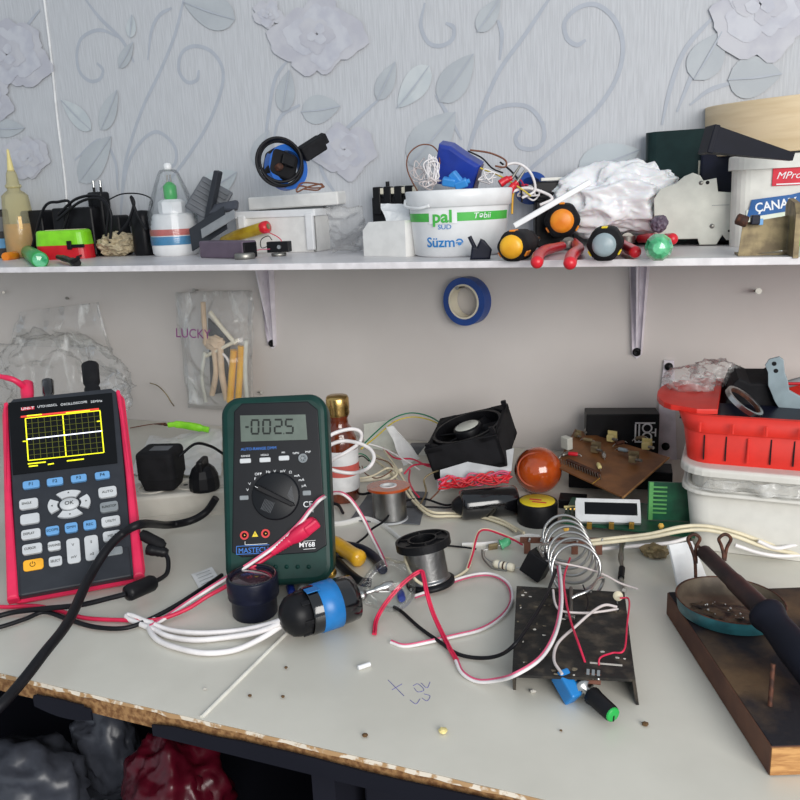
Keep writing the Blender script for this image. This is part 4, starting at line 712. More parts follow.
o = part(t, 'ok_key', B(fc.L(u0, w0, .0003), 'key_grey').lathe([(9*kx, -.001), (9*kx, .0016), (8.4*kx, .0022), (0, .0024)], MX.Diagonal((1, .72, 1, 1)), 28)); b = B(); ftext(b, 'OK', 69.5, 504.3, 4.2, 'ink', .0031); k = bpy.data.objects.new('button_marking', emesh(b, 'button_marking', RM[t.name])); COL.objects.link(k); k.parent = o
# sockets on the top edge
kk = pm(fc.at(60, 390))
for nm, px, py, r, h, m in (('bnc_socket', 48, 388, 5.4, 31, 'black_gloss'), ('bnc_plug', 92, 386, 7.8, 46, 'black_matt')):
    u, w = fc.uv(px, py, -.02); A = fc.L(u, H_-.002, -.02) @ MX.Rotation(-PI/2, 4, 'X')
    part(t, nm, B(A, m).lathe([(r*1.1*kk, -.002), (r*kk, .002), (r*kk, h*.35*kk), (r*.8*kk, h*.4*kk), (r*1.05*kk, h*.5*kk), (r*1.1*kk, h*kk), (r*.8*kk, h*1.04*kk)], n=24, flut=(16, .02)))
u, w = fc.uv(27, 388, -.02); A = fc.L(u, H_-.002, -.02) @ MX.Rotation(-PI/2, 4, 'X')
tt = thing('test_lead_plug', 'red right-angled test plug pushed into the left socket of the oscilloscope', 'plug', fc.at(27, 388, -.02)); part(tt, 'barrel', B(A, 'scope_red').lathe([(5.2*kk, 0), (5.6*kk, 8*kk), (6.4*kk, 20*kk), (6.2*kk, 31*kk), (4*kk, 33*kk), (0, 33*kk)], n=22))
part(tt, 'lead', B(m='scope_red').tube([A @ V((0, 0, 24*kk)), at(14, 380, A.translation), at(-2, 376, A.translation), at(-20, 372, A.translation)], [.0034, .003, .0026, .0022], 10))
# prop leg behind
part(t, 'stand', B(M, 'black').box((0, H_*.55, -.047), (W_*.5, H_*.5, .004), .001)); O2 = fc.L(0, H_*.78, -.047).translation; part(t, 'prop', B(m='black').add([O2+fc.X*.02, O2-fc.X*.02, V((O2.x-.02, O2.y+.035, Z0+.001)), V((O2.x+.02, O2.y+.035, Z0+.001)), O2+fc.X*.02+V((0, .004, 0)), O2-fc.X*.02+V((0, .004, 0)), V((O2.x-.02, O2.y+.039, Z0+.001)), V((O2.x+.02, O2.y+.039, Z0+.001))], [(0, 1, 2, 3), (7, 6, 5, 4), (0, 4, 5, 1), (1, 5, 6, 2), (2, 6, 7, 3), (3, 7, 4, 0)]))
# ---- multimeter
fm = Face(-.3482, .5596, .4094, .3624, .0892, .1659, .0135); M = fm.M; W_, H_ = fm.W*1.08, fm.H+.004; fs = fc; fc = fm
t = meter = thing('multimeter', 'dark green multimeter with grey display reading -002.5 standing tilted in the middle', 'multimeter', M)
part(t, 'holster', B(M, 'holster').prism([(x, y+H_/2) for x, y in rrect(W_, H_, .017, 8)], -.034, .003, bev=.006))
q = [fm.uv(*p) for p in ((235, 412), (243, 404), (308, 402), (318, 410), (327, 545), (316, 552), (243, 557), (233, 552))]; part(t, 'face_plate', B(M, 'meter_face').prism(q[::-1], -.001, .0046, bev=.0008)); ZF = .0047
def ft2(b, s, x, y, h, m, sx=1, bold=0, z=ZF+.0002): ftext(b, s, x, y, h, m, z, sx, bold)
q = [fm.uv(*p) for p in ((241, 416), (306, 415), (308, 440), (242, 442))]; o = part(t, 'display', B(M, 'lcd').prism(q[::-1], ZF-.001, ZF+.0003), 'grey liquid crystal display')
def seg(b, ch, x, y, w, h):   # seven-segment digit in face pixels
    S7 = {'0': 'abcdef', '2': 'abged', '5': 'afgcd', '-': 'g'}[ch]; g = 1.0
    pt = {'a': ((x, y), (x+w, y)), 'b': ((x+w, y+g), (x+w, y+h/2-g/2)), 'c': ((x+w, y+h/2+g/2), (x+w, y+h-g)), 'd': ((x, y+h), (x+w, y+h)), 'e': ((x, y+h/2+g/2), (x, y+h-g)), 'f': ((x, y+g), (x, y+h/2-g/2)), 'g': ((x+.8, y+h/2), (x+w-.8, y+h/2))}
    for c in S7: fl(b, pt[c][0], pt[c][1], .0016, 'ink', ZF+.0006)
b = B(M)
for ch, x, w in (('-', 245.5, 5), ('0', 252.5, 7), ('0', 264, 7), ('2', 275.5, 7), ('5', 286.5, 7)): seg(b, ch, x, 420.8-.02*(x-245), w, 13.5)
fl(b, (284.2, 434), (284.9, 434), .0013, 'ink', ZF+.0006); k = bpy.data.objects.new('digits', emesh(b, 'digits', RM[t.name])); COL.objects.link(k); k.parent = o
b = B(); ft2(b, 'AUTO-RANGE DMM', 259.5, 449, 2.9, 'ink_blue', .98); ft2(b, 'RANGE', 246.5, 456.3, 2, 'ink_white'); ft2(b, 'HOLD', 265.5, 455.3, 2, 'ink_white'); ft2(b, '≂', 284, 453, 3.4, 'ink_white', 1.5); ft2(b, 'NPN', 296.5, 453.5, 2.2, 'ink_white'); ft2(b, 'PNP', 308.5, 452.3, 2.2, 'ink_white')
ft2(b, 'MY68', 307.5, 544.5, 4.6, 'ink_white', 1.05, .02); ft2(b, 'CE', 308.5, 504.5, 6, 'ink_white', 1.0); ft2(b, 'hFE', 312, 511, 2.2, 'ink_white'); ft2(b, 'MASTECH', 254.5, 550, 5.2, 'ink_blue', .95); part(t, 'lettering', b)
def kfm(x0, y0, x1, y1, m, nm, z=ZF, th=.002, lb=None): return part(t, nm, frect(x0, y0, x1, y1, m, z, th), lb)
kfm(241, 458.8, 252, 463.5, 'key_grey', 'button'); kfm(260.5, 457.8, 271.5, 462.5, 'key_grey', 'button'); kfm(279.5, 456, 290, 460.8, 'key_grey', 'button'); kfm(240.5, 495.5, 249.5, 500, 'key_dim', 'socket_label', th=.0004); kfm(303, 490.5, 311.5, 495.5, 'key_dim', 'socket_label', th=.0004)
u, w = fm.uv(303.5, 458.5); kx = pm(fm.at(303, 458)); b = B(fm.L(u, w, ZF), 'key_dim').lathe([(4.6*kx, 0), (4.6*kx, .0015), (3.6*kx, .0016), (3.2*kx, .001), (0, .001)], n=24).mat('ink')
for i in range(6): b.cyl((2*kx*math.cos(i), 2*kx*math.sin(i), .001), (2*kx*math.cos(i), 2*kx*math.sin(i), .0013), .5*kx, n=8)
part(t, 'transistor_socket', b)
u, w = fm.uv(276.5, 496); kx = pm(fm.at(276, 490)); A = fm.L(u, w, ZF); o = part(t, 'dial', B(A, 'meter_dial').lathe([(24*kx, -.0005), (23.4*kx, .002), (22*kx, .0025), (0, .0025)], n=48))
pa = V(fm.uv(256, 486))-V((u, w)); ang = math.atan2(pa.y, pa.x); A2 = A @ MX.Rotation(ang, 4, 'Z')
k = bpy.data.objects.new('pointer_grip', emesh(B(A2, 'black').prism([(23*kx, 0), (19*kx, 2.6*kx), (-19*kx, 2.2*kx), (-22*kx, 0), (-19*kx, -2.2*kx), (19*kx, -2.6*kx)], .002, .0075, bev=.0008).mat('ink_white').box((20*kx, 0, .0077), (3*kx, .4*kx, .0002)), 'pointer_grip', RM[t.name])); COL.objects.link(k); k.parent = o
b = B(A, 'mid_grey')
for i in range(8): y0 = (12-i*1.5)*kx; b.box((11*kx-i*.2*kx, y0+1*kx, .0027), (.35*kx, (10-i*.6)*kx, .0003), M=MX.Rotation(-.45, 4, 'Z') @ MX.Translation((i*1.4*kx, -3*kx, 0))); b.box((i*1.4*kx-8*kx, -12*kx, .0027), (.35*kx, 11*kx, .0003), M=MX.Rotation(-.45, 4, 'Z'))
k = bpy.data.objects.new('dial_lines', emesh(b, 'dial_lines', RM[t.name])); COL.objects.link(k); k.parent = o
b = B()
for s_, x, y in (('OFF', 259, 474.3), ('⏵', 262, 473.6), ('Hz', 269, 472), ('V', 275.5, 471.5), ('mV', 283.5, 471.3), ('Ω', 291, 472.5), ('mA', 297.5, 475.8), ('mA', 302, 480), ('µA', 304.5, 485.7), ('F', 256, 479), ('V', 250.5, 484), ('V', 248.5, 490)): ft2(b, s_, x, y, 2.6, 'ink_white', 1.1)
part(t, 'dial_lettering', b)
for x, y in ((245.5, 535), (266.5, 533.2)):
    u, w = fm.uv(x, y); o = part(t, 'socket', B(fm.L(u, w, ZF), 'ink_red').ring(4.3*kx, 2.6*kx, -.001, .0015, n=24).mat('black').lathe([(2.6*kx, .0002), (0, .0002)], n=16), 'red ringed socket'); k = bpy.data.objects.new('socket_contact', emesh(B(fm.L(u, w, ZF), 'brass').lathe([(1.1*kx, .0003), (1.1*kx, .001), (0, .001)], n=10), 'socket_contact', RM[t.name])); COL.objects.link(k); k.parent = o
for x, y in ((292, 531.5), (310, 530)):
    u, w = fm.uv(x, y); part(t, 'socket', B(fm.L(u, w, ZF), 'black').ring(4.3*kx, 2.6*kx, -.001, .0012, n=24))
u, w = fm.uv(256, 534); part(t, 'warning_triangle', B(fm.L(u, w, ZF+.0003), 'ink_yellow').prism([(3*kx, -2.4*kx), (0, 3.2*kx), (-3*kx, -2.4*kx)], 0, .0003).mat('ink').box((0, 0, .0005), (.5*kx, 2*kx, .0002)), 'yellow warning triangle')
b = B(M); 
for p, q_ in (((246, 541), (246, 544.5)), ((246, 544.5), (257, 544)), ((257, 544), (268, 543.3)), ((304, 549), (316, 548)), ((304, 541), (316, 540))): fl(b, p, q_, .0004, 'ink_white', ZF+.0002)
for p, q_ in (((237.5, 546), (270, 544.4)), ((237.5, 554), (270, 552.5)), ((237.5, 546), (237.5, 554))): fl(b, p, q_, .0005, 'ink_blue', ZF+.0002)
part(t, 'printed_lines', b)
for i in range(4): u, w = fm.uv(284+i*11-8, 566.5); part(t, 'grip_dimple', B(fm.L(u, w, .003), 'holster').lathe([(.0022, -.0005), (.0016, .001), (0, .0014)], n=12))
O2 = fm.L(0, H_*.72, -.034).translation; bx = O2.y+.05
part(t, 'prop_stand', B(m='holster').add([O2+fm.X*.022, O2-fm.X*.022, V((O2.x-.022, bx, Z0+.001)), V((O2.x+.022, bx, Z0+.001)), O2+fm.X*.022+V((0, .004, .002)), O2-fm.X*.022+V((0, .004, .002)), V((O2.x-.022, bx+.004, Z0+.001)), V((O2.x+.022, bx+.004, Z0+.001))], [(0, 1, 2, 3), (7, 6, 5, 4), (0, 4, 5, 1), (1, 5, 6, 2), (2, 6, 7, 3), (3, 7, 4, 0)]))
# ============================================================ ON THE BENCH: leads, lamp, spools, clutter
def mm(px, py, off): return fm.at(px, py, off/1000)
def ss(px, py, off): return fs.at(px, py, off/1000)
def sm(L, P, r, m, label, name='wire', n=6): return solo(name, label, 'wire', B(m=m).tube([at(x, y, P) if len(q) == 0 else at(x, y, P+V((0, q[0]/1000, 0))) for x, y, *q in L], r/1000, n))
# thick black scope lead
t = thing('power_cable', 'thick black cord sweeping across the lower right corner of the oscilloscope', 'cord', D(205, 500, .03))
part(t, 'sheath', B(m='wire_black').tube([D(216, 498, .034), D(206, 512, .018), D(190, 521, .012), D(168, 525, .012), ss(142, 524, 22), ss(122, 534, 20), ss(105, 552, 22), ss(88, 580, 26), D(68, 622, .02), D(45, 652, .02), D(20, 684, .012), D(-6, 712, .006), D(-30, 740, -.02) + V((0, -.03, 0))], .0042, 10))
# DC plug, loop and ferrite
A = axf(ss(152, 540, -6), ss(143, 548, -6)); t = thing('dc_lead', 'thin black lead with a plug and ferrite bead at the right side of the oscilloscope', 'cord', ss(152, 545, -4))
p0, p1 = ss(146, 549, -5), ss(163, 552, -5); part(t, 'plug', B(m='black').lathe([(.003, 0), (.0052, .001), (.0056, .006), (.005, .010), (.0054, .012), (.0048, .014), (.0052, .016), (.0044, .019), (.003, .021)], axf(p0, p1), 18))
part(t, 'plug', B(m='black_matt').lathe([(.0045, 0), (.0055, .004), (.0055, .022), (.0035, .026)], axf(ss(141, 534, -4), ss(162, 545, -4)), 18))
part(t, 'loop', B(m='wire_black').tube([p1, ss(168, 559, -3), D(167, 573, .010), D(158, 580, .012), D(150, 583, .014)], .0022, 8))
f0, f1 = D(126, 594, .018), D(154, 582, .016); part(t, 'ferrite', B(m='black').lathe([(.003, 0), (.0068, .0015), (.0075, .004), (.0075, (f1-f0).length-.003), (.006, (f1-f0).length)], axf(f0, f1), 24))
part(t, 'cable', B(m='wire_black').tube([f0, D(110, 598, .016), D(80, 605, .012), D(40, 609, .007), D(10, 613, .004), D(-20, 622, .004)], .0024, 8))
wire('black cable bent into a shallow peak below the oscilloscope', [(-20, 630, 3), (0, 627, 3), (25, 619, 3), (45, 612, 3.5), (70, 620, 3), (95, 627, 3), (125, 628, 3), (150, 619, 4), (175, 606, 6), (200, 590, 8), (222, 575, 6)], 2.0, 'wire_black')
t = twin('red and white test leads curving from the oscilloscope up across the multimeter to its right', [(150, 626, 5), (165, 617, 5), (190, 600, 8), (215, 584, 20), mm(245, 566, 12), mm(275, 545, 8), mm(298, 524, 8), mm(310, 509, 9), mm(322, 497, 11), D(338, 492, .062), D(350, 498, .052), D(362, 515, .034), D(372, 535, .018), D(382, 555, .008), D(386, 566, .004)], 1.35, 'wire_white', 'wire_pink', 'test_leads')
wire('red lead running below the oscilloscope to the red clip', [(-20, 606, 3), (8, 607, 3), (35, 606, 3), (60, 611, 3), (85, 618, 3), (120, 620, 3), (155, 620, 4), (185, 610, 6), (208, 596, 12), (228, 585, 20), mm(250, 569, 9), mm(268, 557, 6), mm(274, 553, 6)], 1.9, 'wire_red', 'test_lead')
p = [mm(272, 553, 6), mm(284, 545, 6.5), mm(290, 540, 7), mm(300, 530, 7.5), mm(316, 521, 7)]; t = thing('crocodile_clip', 'red insulated crocodile clip lying on the lower face of the multimeter', 'clip', p[0])
L = (p[2]-p[0]).length; part(t, 'strain_relief', B(m='plug_red').lathe([(.0024, 0)]+[(.0028+.0007*(i % 2)+.00012*i, L*i/14) for i in range(1, 15)], axf(p[0], p[2]), 16))
A = axf(p[2], p[4]); L = (p[4]-p[2]).length; part(t, 'sleeve', B(A, 'plug_red').lathe([(.004, -.001), (.0062, L*.2), (.0068, L*.5), (.006, L*.9), (.004, L)], n=20, sq=3.2)); part(t, 'nose', B(A, 'plug_red').box((.004, 0, L*.8), (.008, .009, L*.5), .002))
# white socket strip with adapter and plug
P = D(196, 512); M = fr(P, .55); t = thing('socket_strip', 'dusty white socket strip standing between oscilloscope and multimeter', 'socket strip', M)
part(t, 'body', B(M, 'socket_white').prism(rrect(.125, .056, .014, 6, -.012, .012), 0, .030, bev=.004)); part(t, 'rim', B(M, 'socket_white').prism(rrect(.127, .058, .015, 6, -.012, .012), 0, .006))
for i, x in enumerate((-.045, .0, .034)): part(t, 'outlet', B(M @ MX.Translation((x, .012, .0302)), 'socket_white').ring(.0195, .0165, -.001, .0012, n=28).mat('black').cyl((-.0095, 0, -.002), (-.0095, 0, .0003), .0026, n=10).cyl((.0095, 0, -.002), (.0095, 0, .0003), .0026, n=10))
Pa = M @ V((-.034, .012, .0315)); A = MX.Translation(Pa) @ MX.Rotation(.30, 4, 'Z'); t = thing('wall_adapter', 'black cube adapter plugged into the white socket strip', 'adapter', A)
part(t, 'body', B(A, 'black_matt').prism(rrect(.036, .034, .006), 0, .014, scale=1.2).prism([(x*1.2, y*1.2) for x, y in rrect(.037, .036, .006)], .014, .046, bev=.005)); part(t, 'label', B(A, 'mid_grey').box((.003, -.002, .0462), (.022, .016, .0004)), 'grey rating label')
solo('adapter_lead', 'thin black lead from the cube adapter to behind the multimeter', 'wire', B(m='wire_black').tube([A @ V((.022, .0, .035)), at(195, 444, Pa), at(210, 446, Pa+V((0, .02, 0))), at(222, 453, Pa+V((0, .04, 0))), at(234, 462, Pa+V((0, .05, 0)))], .0017))
Pb = M @ V((.014, -.012, .0315)); A = MX.Translation(Pb) @ MX.Rotation(.3, 4, 'Z'); t = thing('power_plug', 'black round power plug pushed into the socket strip beside the multimeter', 'plug', A)
part(t, 'body', B(A, 'black').lathe([(.0165, 0), (.0175, .004), (.0165, .016), (.013, .024), (.009, .028), (0, .029)], n=12, smooth=False)); part(t, 'grip', B(A, 'black').box((0, 0, .028), (.008, .026, .016), .003))
# neon tool
c = Y(188, 426, .93); t = thing('neon_tool', 'neon green spudger with a dark tip behind the black cube adapter', 'tool', c); part(t, 'handle', B(m='neon').tube([at(168, 425, c), at(178, 424.5, c), at(195, 427, c), at(209, 430, c)], [.004, .0055, .006, .0045], 12, flat=.6)); part(t, 'tip', B(m='rust').tube([at(169, 425, c), at(162, 424.5, c), at(154, 424, c)], [.002, .0012, .0008], 8), 'dark tip')
wire('brownish bent wire standing against the wall left of the hanging bag', [Y(150, 383, 1.03), Y(158, 386, 1.02), Y(166, 394, 1.02), Y(171, 402, 1.025), Y(174, 406, 1.03)], .9, 'old_brass', 'bent_wire')
wire('thin dark wire lying behind the black cube adapter', [(130, 428, 2), (150, 424.5, 2), (166, 423, 2)], .8, 'wire_brown', 'bent_wire')
# white rag / paper behind the socket strip
solo('paper_sheet', 'white paper sheet standing crumpled behind the black adapter', 'paper', B(m='white_matt').sheet(D(130, 470, .008), D(222, 478, .008), Y(222, 428, .96), Y(150, 438, .96), 16, 12, .006, 14, 4))
# label tag
a = [D(191, 574, .002), D(212, 567, .004), D(222, 582, .004), D(201, 592, .001)]; t = thing('label_tag', 'small white printed tag lying left of the dark blue loupe', 'tag', a[0]); part(t, 'sheet', B(m='label_paper').sheet(*a[::-1], 6, 4, .0006, 40, 1)); b = B(m='grey')
for i in range(4):
    q0 = a[0].lerp(a[3], .2+.18*i); q1 = a[1].lerp(a[2], .2+.18*i); b.tube([q0.lerp(q1, .15)+V((0, 0, .0012)), q0.lerp(q1, .8)+V((0, 0, .0012))], .0003, 5, 0)
part(t, 'print', b)
# loupe
P = D(253, 615); k = pm(P); M = fr(P+V((0, .004, 0)), 0); H = 38*k; t = thing('loupe', 'dark blue cylindrical magnifier standing in front of the multimeter', 'magnifier', M)
part(t, 'barrel', B(M, 'navy').lathe([(21.5*k, 0), (22.5*k, 1.5*k), (22.5*k, 18*k), (25*k, 20*k), (25.5*k, 22*k), (25*k, 24*k), (25.5*k, 26*k), (25.5*k, 40*k), (24.5*k, 42*k), (22.5*k, 42*k), (22*k, 38*k)], n=44, cap=False)); part(t, 'lens', B(M, 'lens').lathe([(22*k, 38*k), (18*k, 40*k), (10*k, 41.2*k), (0, 41.6*k)], n=40), 'shiny convex lens')
part(t, 'lens_ring', B(M, 'black_gloss').torus(23.3*k, 1.1*k, MX.Translation((0, 0, 41.5*k)), 44))
# lamp holder with bulb
a, c = D(283, 619, .0215), D(353, 597, .0225); L = (c-a).length; A = axf(a, c); t = thing('lamp_holder', 'black lamp holder wrapped in blue tape with a clear bulb, lying on its side', 'lamp', V((a.x, a.y, Z0)))
k = pm(a); part(t, 'cap', B(A, 'black').lathe([(5*k, -3*k), (8*k, -2*k), (14*k, 1*k), (20*k, 7*k), (22*k, 14*k), (22*k, 24*k), (21*k, 25*k)], n=40)); part(t, 'sleeve', B(A, 'black_gloss').lathe([(23.5*k, 25*k), (24.5*k, 26*k), (24.8*k, L*.62), (24*k, L*.9), (23*k, L), (20*k, L), (19*k, L*.9), (0, L*.88)], n=40))
for i in range(14):
    a_ = 2*PI*i/14; part(t, 'grip_notch', B(A @ MX.Rotation(a_, 4, 'Z'), 'black').box((22.4*k, 0, 20*k), (1.6*k, 4.5*k, 9*k), .4*k)) if i % 2 == 0 else None
part(t, 'tape_band', B(A, 'sky_blue').lathe([(24.6*k, L*.46), (25.3*k, L*.465), (25.4*k, L*.74), (24.7*k, L*.745)], n=40).box((25.0*k*.2, -24.8*k, L*.40), (10*k, 1*k, 14*k), .2*k), 'blue tape band')
part(t, 'bulb_base', B(A, 'steel').lathe([(6.5*k, L*.85), (6.5*k, L+8*k), (7.5*k, L+9*k), (6*k, L+11*k), (5*k, L+14*k), (0, L+14*k)], n=18, flut=(2, .2)))
part(t, 'bulb_glass', B(A, 'glass').lathe([(p.x, p.y) for p in cr([V((7*k, L*.9, 0)), V((9*k, L+6*k, 0)), V((16*k, L+18*k, 0)), V((24*k, L+30*k, 0)), V((28*k, L+42*k, 0)), V((27*k, L+53*k, 0)), V((21*k, L+63*k, 0)), V((11*k, L+69*k, 0)), V((0, L+71*k, 0))], 5)], n=56, cap=False), 'clear glass bulb')
part(t, 'filament_mount', B(A, 'steel').lathe([(2.2*k, L+12*k), (2.2*k, L+26*k), (3.6*k, L+27*k), (3.6*k, L+34*k), (5*k, L+36*k), (5*k, L+46*k), (3.6*k, L+48*k), (0, L+49*k)], n=14)); part(t, 'filament', B(A, 'steel').tube([(6*k, 0, L+28*k), (9*k, 2*k, L+40*k), (4*k, 4*k, L+47*k), (-4*k, 3*k, L+47*k), (-9*k, 2*k, L+40*k), (-6*k, 0, L+28*k)], .8*k, 6))
for i, Lp in enumerate(([(282, 620, 20), (262, 626, 10), (235, 631, 4), (200, 633, 3), (170, 630, 3), (148, 622, 4), (130, 615, 5), (127, 618, 4), (140, 624, 3), (155, 630, 3)], [(281, 623, 17), (258, 632, 8), (230, 637, 3), (195, 640, 3), (168, 636, 3), (152, 628, 3)], [(281, 626, 13), (262, 638, 6), (235, 650, 3), (205, 653, 3), (178, 648, 3), (158, 640, 3), (149, 628, 3), (154, 619, 3)])):
    wire(('upper', 'middle', 'lowest')[i]+' of three thick white cords leaving the lamp holder to the left', Lp, 2.3, 'wire_white', 'lamp_cable', 'cable', n=10)
# blue wire caps and brass knob
for x0, y0, x1, y1, m, lb in ((400, 592, 404, 607, 'pack_blue', 'small blue cap lying beyond the glass bulb'), (290, 586, 293, 598, 'pack_blue', 'blue pen end poking out below the multimeter'), (303, 585, 300, 596, 'white', 'white stub beside the blue pen end under the multimeter')):
    solo('wire_ferrule', lb, 'cap', B(m=m).lathe([(.0028, 0), (.0038, .001), (.0036, .012), (.0028, .014)], axf(D(x0, y0, .004), D(x1, y1, .004)), 14))
# yellow screwdriver by the multimeter
a, c = D(361, 560, .008), D(330, 540, .012); A = axf(a, c); k = pm(a); t = thing('screwdriver', 'yellow-handled screwdriver lying against the right side of the multimeter', 'screwdriver', V((a.x, a.y, Z0))); L = (c-a).length
part(t, 'handle', B(A, 'handle_yellow').lathe([(0, -1*k), (6*k, 0), (8.6*k, 2.5*k), (8.8*k, 6*k), (7.8*k, 14*k), (8*k, L*.8), (6*k, L)], n=20, flut=(8, .04))); part(t, 'shaft', B(A, 'steel').cyl((0, 0, L), (0, 0, L+.02), .002, n=10))
A = axf(D(334, 574, .006), D(326, 570, .006)); solo('brass_nut', 'small brass cylinder beside the lower right corner of the multimeter', 'nut', B(A, 'brass').lathe([(0, -.0004), (.003, 0), (.004, .001), (.0048, .002), (.0048, .011), (.003, .012)], n=20))
t = thing('cutters', 'dark cutters with navy grips lying under the yellow screwdriver', 'cutters', D(360, 570))
part(t, 'grip', B(m='navy').tube([D(344, 545, .004), D(362, 549, .005), D(375, 558, .005), D(383, 570, .005)], .0046, 10)); part(t, 'grip', B(m='black').tube([D(338, 562, .004), D(348, 572, .005), D(360, 581, .005), D(371, 583, .004)], .0042, 10)); part(t, 'head', B(m='black').box((0, 0, 0), (.022, .016, .008), .003, M=fr(D(338, 553, .0045), .4)))
# ---- solder spools
P = D(389, 521); k = pm(P); P += V((0, .004, 0)); M = fr(P, 0, -.06, -.04); H = 35*k; t = thing('solder_reel', 'reel of bright solder with an orange paper top', 'solder', M)
part(t, 'bottom_flange', B(M, 'light_grey').lathe([(18*k, 0), (18.5*k, 1*k), (18*k, 2*k)], n=40)); part(t, 'winding', B(M, 'solder').lathe([(16*k+1.0*k*(i % 2), 2*k+i*1.05*k) for i in range(30)], n=40)); part(t, 'top_flange', B(M, 'orange').mat('rosin').ring(21.5*k, 8*k, 33*k, 35.5*k, n=48), 'orange paper flange'); part(t, 'hub', B(M, 'label_paper').ring(8.6*k, 6*k, 33*k, 36*k, n=28), 'white hub')
P = D(431, 585); k = pm(P); M = fr(P, 0, -.05, -.17); H = 52*k; t = thing('solder_reel', 'black plastic reel of thin grey solder standing upright in the middle', 'solder', M)
b = B(M, 'black').lathe([(22*k, 0), (24.5*k, 1*k), (24.5*k, 5*k), (18*k, 6.5*k)], n=44); part(t, 'bottom_flange', b); part(t, 'winding', B(M, 'solder').lathe([(18.3*k+1.0*k*(i % 2)+(2*k if i < 3 else 0), 6*k+i*1.0*k) for i in range(36)], n=44))
part(t, 'top_flange', B(M, 'black').ring(27.5*k, 13*k, 41*k, 47*k, n=52).ring(27.5*k, 25*k, 47*k, 49*k, n=52).ring(15*k, 13*k, 47*k, 49*k, n=40)); part(t, 'hub', B(M, 'black').ring(13*k, 11*k, 4*k, 46*k, n=36).lathe([(11*k, 30*k), (0, 30*k)], n=30))
for i in range(6): part(t, 'spoke', B(M @ MX.Rotation(i*PI/3, 4, 'Z'), 'black').box((20*k, 0, 47.6*k), (10*k, 1.6*k, 1.6*k)))
# ---- amber bottle
P = D(358, 487); P.y = min(P.y, .80); k = pm(P); M = fr(P, facing(P)); hb = 0; zt = (at(343, 388, P)-P).z; s_ = zt/84.0
t = thing('flux_bottle', 'small amber glass bottle with gold cap and torn white and red label', 'bottle', M)
part(t, 'glass', B(M, 'flux_bottle').lathe([(14*k, 0), (16.5*k, 2*s_), (17*k, 40*s_), (16.5*k, 50*s_), (13*k, 57*s_), (9.5*k, 61*s_), (9*k, 66*s_), (10*k, 67*s_), (9.5*k, 69*s_)], n=40)); part(t, 'label', B(M, 'label_paper').lathe([(17.1*k, 10*s_), (17.4*k, 11*s_), (17.4*k, 41*s_), (17.1*k, 42*s_)], n=40, cap=False).mat('band_red').lathe([(17.5*k, 22*s_), (17.6*k, 23*s_), (17.6*k, 30*s_), (17.5*k, 31*s_)], n=40, cap=False), 'white label with a red band')
part(t, 'cap', B(M, 'gold').lathe([(10.5*k, 68*s_), (11.2*k, 70*s_), (10.8*k, 72*s_), (11.2*k, 74*s_), (11*k, 81*s_), (10*k, 83*s_), (0, 83.5*s_)], n=36, flut=(30, .012)), 'gold screw cap')
# ---- white plastic pieces behind
def Wp(L, y): return [Y(px, py, y) for px, py in L]
solo('plastic_wedge', 'pale grey plastic wedge with a green mark behind the amber bottle', 'plastic', B(m='breaker').sheet(*[Y(*q, .97) for q in ((364, 448), (398, 452), (390, 420), (364, 424))], 6, 6, .002, 30, 6, .004)); 
solo('plastic_strip', 'white plastic strip leaning right of the amber bottle', 'strip', B(m='white').sheet(*[Y(*q, .93) for q in ((404, 466), (420, 458), (393, 426), (386, 427))], 6, 10, .003, 20, 2, .0015))
solo('paper_sheet', 'light paper sheet leaning behind the black fan', 'paper', B(m='offwhite').sheet(*[Y(*q, .98) for q in ((412, 462), (448, 458), (450, 425), (436, 432))], 6, 6, .003, 20, 3, .001))
solo('dark_relay', 'dark block lying on the bench behind the white strip', 'block', B(fr(Y(421, 452, .99), .3), 'mid_grey').box((0, 0, 0), (.03, .02, .022), .002))
# white cable loops beside bottle, in front of it
Q = D(350, 500, .03)
t = solo('cable_loop', 'thick white cable looped twice in front of the amber bottle', 'cable', B(m='wire_white').tube([at(x, y, Q+V((0, .004*(i % 5)-.01, 0))) for i, (x, y) in enumerate(((322, 441), (335, 433), (352, 429), (361, 433), (359, 443), (345, 453), (332, 460), (327, 466), (336, 471), (354, 473), (368, 468), (374, 458), (370, 449), (358, 443), (342, 441), (328, 446), (320, 452)))], .0021, 8))
def slab(quad, th, m): return B(m=m).add([V(q) for q in quad]+[V(q)-V((0, 0, th)) for q in quad], [(0, 1, 2, 3), (7, 6, 5, 4), (0, 4, 5, 1), (1, 5, 6, 2), (2, 6, 7, 3), (3, 7, 4, 0)])
